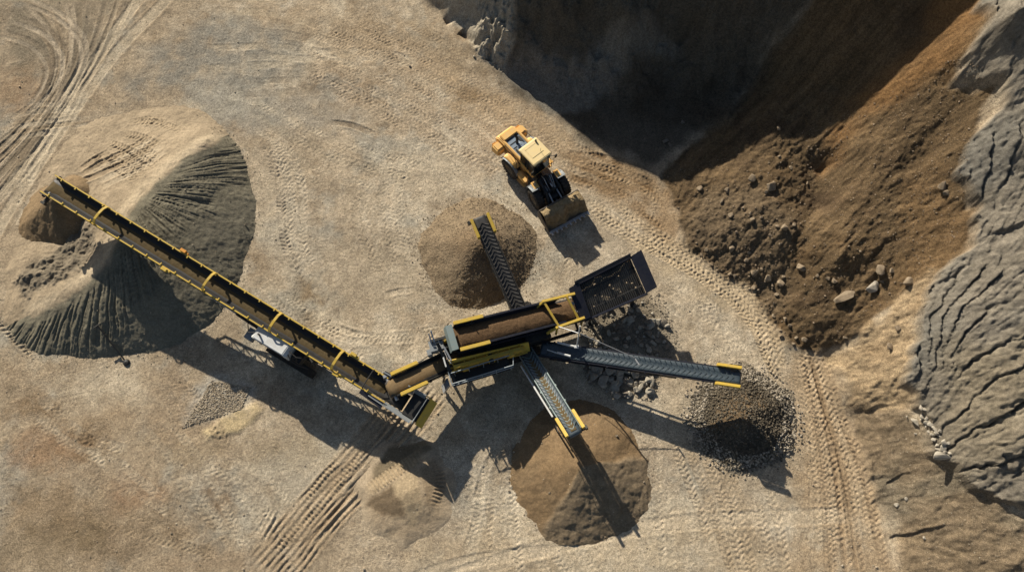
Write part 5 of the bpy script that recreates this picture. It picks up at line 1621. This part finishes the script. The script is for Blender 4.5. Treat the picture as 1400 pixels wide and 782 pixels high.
# ---- side conveyors: each a part with belt, frame, cleats and guards
def side_conveyor(P, Q, wid, beltm, framem, cleatm, up=.22, gl=1.3, chev=.30, legs=()):
    M, L = along(P, Q)
    k = MB(M)
    for sd in (1, -1):
        k.bar((-.2, sd * (wid / 2 + .0), -.02), (L - .05, sd * (wid / 2), -.02), .07, .24); k.bar((.5, sd * wid / 2, -.42), (L * .7, sd * wid / 2, -.42), .06, .08)
        for i in range(8): k.bar((.6 + i * L * .085, sd * wid / 2, -.1), (.6 + (i + .5) * L * .085, sd * wid / 2, -.42), .045)
        for i in range(int(L / 1.2)): k.box((.7 + i * 1.2, sd * (wid / 2 + .05), .02), (.12, .08, .12))
    for i in range(int(L / .9)): k.tube((.4 + i * .9, -wid / 2, -.12), (.4 + i * .9, wid / 2, -.12), .05, 8)
    fr = k.build('side_conveyor', framem, sc)
    b, tr = belt_mesh(M, L, wid * .93, .15)
    bl = solid(b.build('belt', beltm, fr, smooth=True))
    k = MB(M); y1, y2, h2 = tr[2][0], tr[3][0], tr[3][1]
    n = int((L - .5) / chev)
    for i in range(n):
        u = .35 + i * chev
        if u > L - .35: break
        t = .02
        for sd in (1, -1): k.bar((u + .20, 0, t), (u + .06, sd * y1, t), .05, .045); k.bar((u + .06, sd * y1, t), (u - .12, sd * y2 * .95, h2 * .92 + t), .05, .045)
    k.build('cleats', cleatm, fr)
    guards(fr, M, L, wid / 2 + .10, ln=gl, up=up)
    k = MB(M); k.tube((L, -wid / 2 - .05, -.15), (L, wid / 2 + .28, -.15), .10, 12); k.box((L, wid / 2 + .3, -.15), (.25, .15, .25)); k.path([(L - .2, -wid / 2 - .2, .1), (L - .5, -wid / 2 - .42, .15), (L - 1.0, -wid / 2 - .3, 0)], .02); k.build('head_motor', M_blk, fr)
    for f, z in legs:
        k = MB(); p = M @ Vector((L * f, 0, -.4)); k.bar(p, (p.x, p.y, z), .1); k.build('prop', M_blk, fr)
    return M, L, fr


N1 = side_conveyor(V(716, 438, 1.7), V(656, 299, 3.15), .98, M_rub, M_blk, M_rub, gl=1.25)
E1 = side_conveyor(V(742, 477, 1.45), V(1010, 516.5, 3.2), 1.0, M_sheen, M_navy, M_cleat, gl=1.35, chev=.33)
S1 = side_conveyor(V(719, 482, 1.25), V(786, 591, 3.15), .95, M_sheen, M_teal, M_teal, gl=1.25, chev=.27)
soil_strip('thin_brown_sand', S1[0], .6, S1[1] - .1, .20, .02, .025, S_dark, 'thin layer of brown sand on the short greyish conveyor', seed=3)
# rams, post and stay cable of the east conveyor
k = MB(); k.tube(V(762, 468, 2.0), V(787, 474, 2.3), .075, 10); k.tube(V(762, 482, 1.9), V(780, 487, 2.1), .075, 10); k.tube(V(748, 478, 1.9), V(766, 484, 2.0), .035, 8); k.build('folding_ram', M_white, E1[2])
k = MB(); k.bar(V(793, 445.5, 4.4), V(788.5, 474, 2.3), .075); k.box(V(788, 474, 2.3), (.28, .18, .16)); k.build('stay_post', M_white, E1[2])
k = MB(); k.path([V(764, 446.5, 3.2), V(793, 456, 3.75), V(868, 489, 3.0)], .028); k.path([V(868, 490, 2.95), V(874, 499, 3.0)], .05); k.build('stay_cable', M_steel, E1[2])
k = MB(); pA = E1[0] @ Vector((1.6, 0, -.3)); pB = E1[0] @ Vector((E1[1] * .55, -.5, -.3)); k.bar((pA.x, pA.y, .9), pA, .14); k.build('prop', M_blk, E1[2])
pC = S1[0] @ Vector((S1[1] * .45, (.55 if (S1[0].to_3x3() @ Vector((0, 1, 0))).x < 0 else -.55), -.05))
k = MB(); k.tube(S1[0] @ Vector((.6, .7 if (S1[0].to_3x3() @ Vector((0, 1, 0))).x < 0 else -.7, -.2)), S1[0] @ Vector((S1[1] * .75, .66 if (S1[0].to_3x3() @ Vector((0, 1, 0))).x < 0 else -.66, -.1)), .06, 8); k.build('folding_ram', M_white, S1[2])

# ---- fines conveyor feeding the long conveyor
T0 = V(628, 488, 1.7); T1 = V(536, 530, 2.75)
MT, LT = along(T0, T1)
k = MB(MT)
for sd in (1, -1):
    k.bar((-.3, sd * .62, .0), (LT - .05, sd * .62, .0), .08, .3); k.plate([(.2, sd * .52, .05), (LT - 1.3, sd * .52, .05), (LT - 1.3, sd * .66, .36), (.2, sd * .66, .36)], .03)
    for i in range(5): k.box((.6 + i * .9, sd * .68, .05), (.14, .1, .18))
for i in range(int(LT / .9)): k.tube((.4 + i * .9, -.6, -.12), (.4 + i * .9, .6, -.12), .05, 8)
tf = k.build('fines_conveyor', M_blk, sc)
b, tr = belt_mesh(MT, LT, 1.12, .24); solid(b.build('belt', M_rub, tf, smooth=True))
guards(tf, MT, LT - .35, .72, ln=1.7, up=.34, w=.24)
k = MB(MT); k.tube((LT, -.8, -.24), (LT, .8, -.24), .12, 12); k.box((LT, -.9, -.24), (.36, .2, .34)); k.build('head_motor', M_steel, tf)
for hp_ in ([(LT - 1.2, .8, .4), (LT - .9, 1.05, .5), (LT - .6, .85, .4)], [(1, -.7, .2), (1.6, -.95, .1), (2.4, -.8, 0), (3.2, -.85, .1)], [(.2, .7, .3), (.9, .95, .3), (1.7, .8, .2)]):
    k = MB(MT); k.path(hp_, .028); k.build('hose', M_rub, tf)
soil_strip('smooth_brown_sand', MT, .1, LT + .6, .54, .06, .14, S_belt, 'smooth brown sand on the short fines conveyor, pouring onto the long yellow conveyor', nose=(LT - .25, .42), seed=4)
for f in (.3,):
    p = MT @ Vector((LT * f, 0, -.3)); k = MB()
    for sd in (-.5, .5): k.bar(p + ey * sd, Vector((p.x, p.y, .95)) + ey * sd - ex * 1.0, .1)
    k.build('prop', M_blk, tf)

# ================================================================== WHEEL LOADER
wr = at(692.5, 234.8, .8)
yaw, yaw_f = R(-50), R(-59)                # rear frame and front frame: the loader is steering
hdr = Vector((math.cos(yaw), math.sin(yaw), 0)); hdf = Vector((math.cos(yaw_f), math.sin(yaw_f), 0))
sL = -1                                    # local y sign of the side that faces the camera
wb = 3.2
ax = Vector((wr[0], wr[1], 0)) - Vector((hdr.y, -hdr.x, 0)) * 1.58
ctr = ax + hdr * wb / 2                    # the articulation joint
gz = float(g_height(ctr.x, ctr.y))
ld = thing('wheel_loader', 'amber yellow wheel loader with a full bucket on the haul road', 'loader', (ctr.x, ctr.y, gz), yaw)
ML = Matrix.Translation((ctr.x, ctr.y, gz)) @ Matrix.Rotation(yaw, 4, 'Z')
MR, MFR = ML, Matrix.Translation((ctr.x, ctr.y, gz)) @ Matrix.Rotation(yaw_f, 4, 'Z')
hb = wb / 2
# rear body
k = MB(ML)
k.prism([(-3.75, .95), (-.55, .75), (-.55, 2.05), (-1.0, 2.12), (-3.5, 2.12), (-3.85, 1.8)], 'y', -.78, .78)
body = k.build('body', M_amb, ld, bevel=.07)
k = MB(ML)
for sd in (1, -1): k.prism([(-3.0, 2.10), (-.9, 2.10), (-.9, 2.26), (-3.0, 2.26)], 'y', sd * .66 - .09, sd * .66 + .09)
k.prism([(-3.62, 2.08), (-2.95, 2.08), (-2.95, 2.28), (-3.5, 2.28)], 'y', -.62, .62)
k.build('hood', M_amb, body, bevel=.05)
k = MB(ML); k.box((-1.95, 0, 2.135), (2.05, 1.12, .04)); k.box((-1.15, .1, 2.2), (.5, .5, .12)); k.tube((-1.5, -.15, 2.2), (-1.15, -.1, 2.25), .13, 12); k.box((-1.0, -.35, 2.2), (.22, .2, .16)); k.lathe([(.03, 0), (.3, 0), (.3, .07), (.2, .1), (.03, .1)], (-1.95, .1, 2.15), (0, 0, 1), 20)
k.build('engine_cover', M_bluegrey, body, bevel=.015)
k = MB(ML); k.path([(-2.3, .0, 2.1), (-2.3, 0, 2.75), (-2.4, 0, 2.95), (-2.58, 0, 3.05)], .10, 12); k.build('exhaust_pipe', M_blk, body, smooth=True)
for sd in (1, -1):
    k = MB(ML); k.prism([(-3.55, .95), (-2.72, 1.15), (-2.66, 1.62), (-2.8, 1.86), (-3.45, 1.86), (-3.6, 1.55)], 'y', sd * 1.08 - .32, sd * 1.08 + .32); k.build('counterweight', M_amb, body, bevel=.09)
    k = MB(ML)
    pr = [(-hb + 1.02 * math.cos(t), .82 + 1.02 * math.sin(t)) for t in np.linspace(.35, 2.55, 9)]
    inn = [(-hb + .92 * math.cos(t), .82 + .92 * math.sin(t)) for t in np.linspace(2.55, .35, 9)]
    k.prism(pr + inn, 'y', sd * 1.04 - .27, sd * 1.04 + .31) if False else k.prism([(-hb - .72, 1.55), (-hb + .62, 1.5), (-hb + .62, 1.72), (-hb + .35, 1.94), (-hb - .45, 1.94), (-hb - .72, 1.75)], 'y', sd * 1.02 - .27, sd * 1.02 + .17)
    k.build('rear_fender', M_amb, body, bevel=.05)
    k = MB(ML); y0 = sd * 1.30
    for i in range(8): (a, b2), (c, d) = pr[i], pr[i + 1]; k.plate([(a, y0 - .11, b2), (c, y0 - .11, d), (c, y0 + .11, d), (a, y0 + .11, b2)], .03)
    k.build('mudguard', M_grey, body)
    k = MB(ML); k.box((-.5, sd * 1.02, .95), (.9, .42, .5)); k.box((-.3, sd * 1.18, 1.32), (1.0, .3, .12)); k.bar((.1, sd * 1.22, .55), (-.75, sd * 1.22, .55), .3, .05); k.bar((.3, sd * 1.25, 1.15), (.3, sd * 1.25, 2.2), .04); k.build('step', M_amb, body, bevel=.03)
for sd in (1, -1):
    k = MB(ML)
    for i in range(6): k.box((-2.9 + i * .14, sd * .785, 1.55), (.07, .02, .6))
    k.box((-1.5, sd * .785, 1.75), (1.0, .015, .16)); k.build('side_grille', M_blk, body)
    k = MB(ML); k.path([(-.95, sd * 1.22, 1.5), (-.95, sd * 1.18, 2.35), (-1.6, sd * .98, 2.6), (-2.6, sd * .9, 2.55), (-2.65, sd * .85, 2.0)], .022); k.path([(.2, sd * 1.2, .8), (.2, sd * 1.05, 2.0), (.1, sd * .85, 2.5)], .022); k.build('handrail', M_blk, body)
    k = MB(ML); k.box((-3.86, sd * .55, 1.55), (.03, .22, .14)); k.box((-3.60, sd * 1.1, 1.62), (.04, .3, .12)); k.build('tail_lamp', M_ora, body)
k = MB(ML)
for i in range(5): k.box((-2.85 + i * .38, 0, 2.165), (.05, 1.0, .03))
k.box((-2.4, .38, 2.19), (.5, .2, .08)); k.box((-1.6, -.4, 2.19), (.7, .12, .07)); k.build('pipework', M_blk, body)
k = MB(ML); k.box((-.75, 0, .95), (1.4, 1.0, .7)); k.box((-hb, 0, .8), (.5, 1.5, .45)); k.build('rear_chassis', M_blk, body)
# cab
ML = MR @ Matrix.Translation((-.35, 0, .14))
k = MB(ML)
k.prism([(-.72, 1.35), (.62, 1.25), (.78, 1.75), (-.72, 1.85)], 'y', -.74, .74)
cab = k.build('cab', M_amb, ld, bevel=.05)
k = MB(ML)
for sd in (1, -1):
    k.bar((-.68, sd * .70, 1.8), (-.66, sd * .68, 3.18), .10); k.bar((.70, sd * .70, 1.7), (.58, sd * .66, 3.18), .08); k.bar((.02, sd * .72, 1.7), (.0, sd * .69, 3.18), .07)
k.build('cab_pillar', M_blk, cab)
k = MB(ML)
k.plate([(.75, -.66, 1.74), (.75, .66, 1.74), (.60, .62, 3.16), (.60, -.62, 3.16)], .02); k.build('windscreen', M_glass, cab)
for sd in (1, -1):
    k = MB(ML); k.plate([(-.64, sd * .71, 1.84), (.70, sd * .71, 1.74), (.58, sd * .67, 3.16), (-.62, sd * .67, 3.16)], .02); k.build('side_window', M_glass, cab)
k = MB(ML); k.plate([(-.69, -.66, 1.84), (-.69, .66, 1.84), (-.66, .62, 3.16), (-.66, -.62, 3.16)], .02); k.build('rear_window', M_glass, cab)
k = MB(ML); k.prism([(-.86, 3.2), (.80, 3.2), (.86, 3.27), (.74, 3.36), (-.78, 3.36), (-.9, 3.28)], 'y', -.80, .80); k.build('roof', M_cream, cab, bevel=.035)
for sd in (1, -1): k = MB(ML); k.path([(.7, sd * .72, 2.9), (.95, sd * 1.0, 2.95)], .025); k.box((.97, sd * 1.08, 2.85), (.06, .2, .34)); k.build('mirror', M_blk, cab)
k = MB(ML); k.box((-.15, 0, 3.365), (.9, 1.0, .03)); k.bar((-.5, -.5, 3.37), (-.5, .5, 3.37), .04); k.build('roof_panel', M_cream, cab, bevel=.01)
k = MB(ML); k.path([(.2, .3, 3.37), (.2, .3, 3.75)], .012); k.build('aerial', M_blk, cab)
k = MB(ML); k.tube((-.6, -sL * .55, 3.36), (-.6, -sL * .55, 3.52), .07, 10); k.build('beacon', M_blk, cab)
for sd in (.5, -.5): k = MB(ML); k.box((.86, sd, 3.2), (.1, .2, .14)); k.build('work_lamp', M_blk, cab)
# front frame
ML = MFR
k = MB(ML); k.box((hb - .1, 0, .95), (1.9, .85, .6)); k.box((hb, 0, .8), (.5, 1.5, .45)); k.prism([(.75, 1.2), (1.55, 1.2), (1.35, 2.05), (.95, 2.05)], 'y', -.42, -.30); k.prism([(.75, 1.2), (1.55, 1.2), (1.35, 2.05), (.95, 2.05)], 'y', .30, .42); k.build('front_chassis', M_blk, ld, bevel=.02)
for sd in (1, -1):
    k = MB(ML)
    pr = [(hb + 1.0 * math.cos(t), .82 + 1.0 * math.sin(t)) for t in np.linspace(1.65, 2.75, 8)]
    for i in range(7): (a, b2), (c, d) = pr[i], pr[i + 1]; k.plate([(a, sd * 1.06 - .32, b2), (c, sd * 1.06 - .32, d), (c, sd * 1.06 + .32, d), (a, sd * 1.06 + .32, b2)], .04)
    fd = k.build('front_fender', M_grey, ld)
    k = MB(ML); k.box((hb - .48, sd * .92, 1.76), (.62, .42, .16)); k.box((hb - .62, sd * .9, 1.93), (.14, .26, .22)); k.build('fender_top', M_amb, fd, bevel=.03)
    k = MB(ML); k.tube((hb - .54, sd * .9, 1.88), (hb - .5, sd * .9, 1.88), .08, 12); k.build('headlight', M_white, fd)
# wheels
for x in (-hb, hb):
    ML = MR if x < 0 else MFR
    for sd in (1, -1):
        c = (x, sd * 1.10, .8); k = MB(ML); axl = (0, sd, 0)
        k.lathe([(.42, .22), (.46, .30), (.62, .315), (.74, .27), (.79, .19), (.80, 0), (.79, -.19), (.74, -.27), (.6, -.31), (.42, -.25)], c, axl, 36)
        for i in range(22):
            a = 6.2832 * i / 22
            for s2 in (1, -1):
                a2 = a + (.14 if s2 > 0 else 0); rot = Matrix.Rotation(-a2, 3, 'Y')
                p = Vector(c) + rot @ Vector((.81, 0, 0)) + Vector((0, s2 * .16, 0)); k.box(p, (.07, .26, .11), rot @ Matrix.Rotation(.5 * s2, 3, 'X'))
        ty = k.build('wheel', M_tyre, ld, smooth=True)
        k = MB(ML); k.lathe([(.0, .12), (.14, .14), (.16, .20), (.2, .12), (.34, .10), (.40, .20), (.43, .24), (.44, .20)], c, axl, 28)
        for i in range(8): a = 6.2832 * i / 8; p = Vector((c[0] + .26 * math.cos(a), c[1] + sd * .10, c[2] + .26 * math.sin(a))); k.tube(p, p + Vector((0, sd * .05, 0)), .025, 6)
        k.build('rim', paint('dusty rim', (.30, .22, .12), .7, 0, (.2, .15, .1), .5) if not bpy.data.materials.get('dusty rim') else bpy.data.materials['dusty rim'], ty, smooth=True)
# arms
ML = MFR
bx = hb + 1.18
for sd in (1, -1):
    k = MB(ML); P = [Vector((1.05, sd * .52, 1.95)), Vector((hb + .35, sd * .55, 1.62)), Vector((bx, sd * .62, .72))]
    for i in range(2): k.bar(P[i], P[i + 1], .15, .34, ext=.04)
    k.tube(P[1] - Vector((0, .13, 0)), P[1] + Vector((0, .13, 0)), .12, 10); k.build('lift_arm', M_blk, ld, bevel=.015)
    k = MB(ML); k.tube((.9, sd * .30, 1.45), (hb + .1, sd * .32, 1.62), .085, 10); k.tube((hb + .1, sd * .32, 1.62), (bx - .1, sd * .36, 1.22), .06, 8); k.build('lift_cylinder', M_steel, ld, smooth=True)
k = MB(ML); k.tube((1.0, 0, 2.0), (hb + .05, 0, 2.05), .10, 12); tc_ = k.build('tilt_cylinder', M_blk, ld, smooth=True)
k = MB(ML); k.tube((hb + .05, 0, 2.05), (hb + .5, 0, 2.0), .05, 10); k.build('rod', M_steel, tc_, smooth=True)
k = MB(ML); k.bar((hb + .5, 0, 2.1), (hb + .38, 0, 1.1), .14, .2); k.bar((hb + .38, 0, 1.1), (bx + .02, 0, 1.0), .12, .14); k.bar((hb + .35, -.5, 1.5), (hb + .35, .5, 1.5), .2, .2); k.build('tilt_lever', M_blk, ld)
for s2 in (-.18, .14, .24): k = MB(ML); k.path([(.8, s2, 1.9), (1.2, s2 * 1.4, 2.25), (hb, s2 * 1.3, 1.95), (hb + .3, s2, 1.6)], .03); k.build('hose', M_steel, ld)
k = MB(ML); k.box((.25, 0, 1.0), (.5, .35, .35)); k.tube((0, 0, .6), (0, 0, 1.5), .12, 12); k.build('steering_joint', M_blk, ld)
for sd in (1, -1):
    k = MB(ML); k.tube((-.5, sd * .42, .8), (.6, sd * .5, .8), .05, 8); k.build('steering_ram', M_steel, ld)
# bucket (tilted back, carrying)
BW = 1.62
prof = [(0.05, 1.36), (-.02, 1.0), (.02, .62), (.2, .36), (.55, .26), (1.55, .50)]      # back to lip, (x, z)
k = MB(ML)
P3 = [(bx + a, z) for a, z in prof]
for i in range(5): (a, z), (c, d) = P3[i], P3[i + 1]; k.plate([(a, -BW, z), (c, -BW, d), (c, BW, d), (a, BW, z)], .05)
for sd in (1, -1): k.prism([(bx + .05, 1.36), (bx - .02, 1.0), (bx + .02, .62), (bx + .2, .36), (bx + .55, .26), (bx + 1.5, .49), (bx + 1.42, .62), (bx + .75, .98)], 'y', sd * BW - .03, sd * BW + .03)
k.bar((bx + .04, -BW, 1.38), (bx + .04, BW, 1.38), .07, .10); k.bar((bx - .0, -BW * .98, 1.05), (bx, BW * .98, 1.05), .1, .1)
for s2 in (-.6, 0, .6): k.prism([(bx - .3, .6), (bx + .0, .5), (bx - .02, 1.15), (bx - .2, 1.1)], 'y', s2 - .06, s2 + .06)
bk_ = k.build('bucket', paint('scoured bucket steel', (.10, .09, .08), .5, .3, (.22, .16, .10), .6, 3), ld)
k = MB(ML); k.bar((bx + 1.5, -BW * 1.01, .49), (bx + 1.66, -BW * .0, .53), .01) if False else k.box((bx + 1.56, 0, .505), (.22, 2 * BW + .04, .05), Matrix.Rotation(-.236, 3, 'Y'))
k.build('cutting_edge', M_steel, bk_)
for i in range(9):
    v_ = -BW + .1 + i * (2 * BW - .2) / 8; k = MB(ML); k.prism([(bx + 1.5, .47), (bx + 1.86, .60), (bx + 1.84, .64), (bx + 1.5, .57)], 'y', v_ - .06, v_ + .06); k.build('tooth', M_steel, bk_)
# load
nu, nv = 40, 60; Q = []
for j in range(nv):
    v_ = -BW * .97 + 2 * BW * .97 * j / (nv - 1)
    for i in range(nu):
        f = i / (nu - 1); x = .10 + 1.40 * f
        top = 1.40 + (.26 * math.sin(math.pi * min(1, f * 1.5)) - .12 * f) * (1 - .5 * (abs(v_) / BW) ** 2) - .98 * float(sst(.48, 1.0, f + .10 * math.sin(v_ * 3.1) + .05 * math.sin(v_ * 7.3)))
        z = top + .10 * float(fbm(np.array([x * 1.0]), np.array([v_]), .8, 4, 330)[0])
        if f > .97: z = .50
        Q.append(ML @ Vector((bx + x, v_, z)))
Q = np.array([q[:] for q in Q]); idx = np.arange(nu * nv).reshape(nv, nu)
q = np.stack([idx[:-1, :-1], idx[:-1, 1:], idx[1:, 1:], idx[1:, :-1]], -1).reshape(-1, 4)
Q2 = Q.copy(); Q2[:, 2] -= .08; n0 = len(Q); bd = list(idx[0]) + list(idx[1:, -1]) + list(idx[-1, ::-1][1:]) + list(idx[::-1, 0][1:-1])
F = np.vstack([q, q[:, ::-1] + n0, np.array([(bd[i], bd[i] + n0, bd[(i + 1) % len(bd)] + n0, bd[(i + 1) % len(bd)]) for i in range(len(bd))])])
tag(raw_mesh('bucket_earth', np.vstack([Q, Q2]), F, None, S_load, True), 'heap of crumbly brown earth filling the bucket of the wheel loader', 'soil')
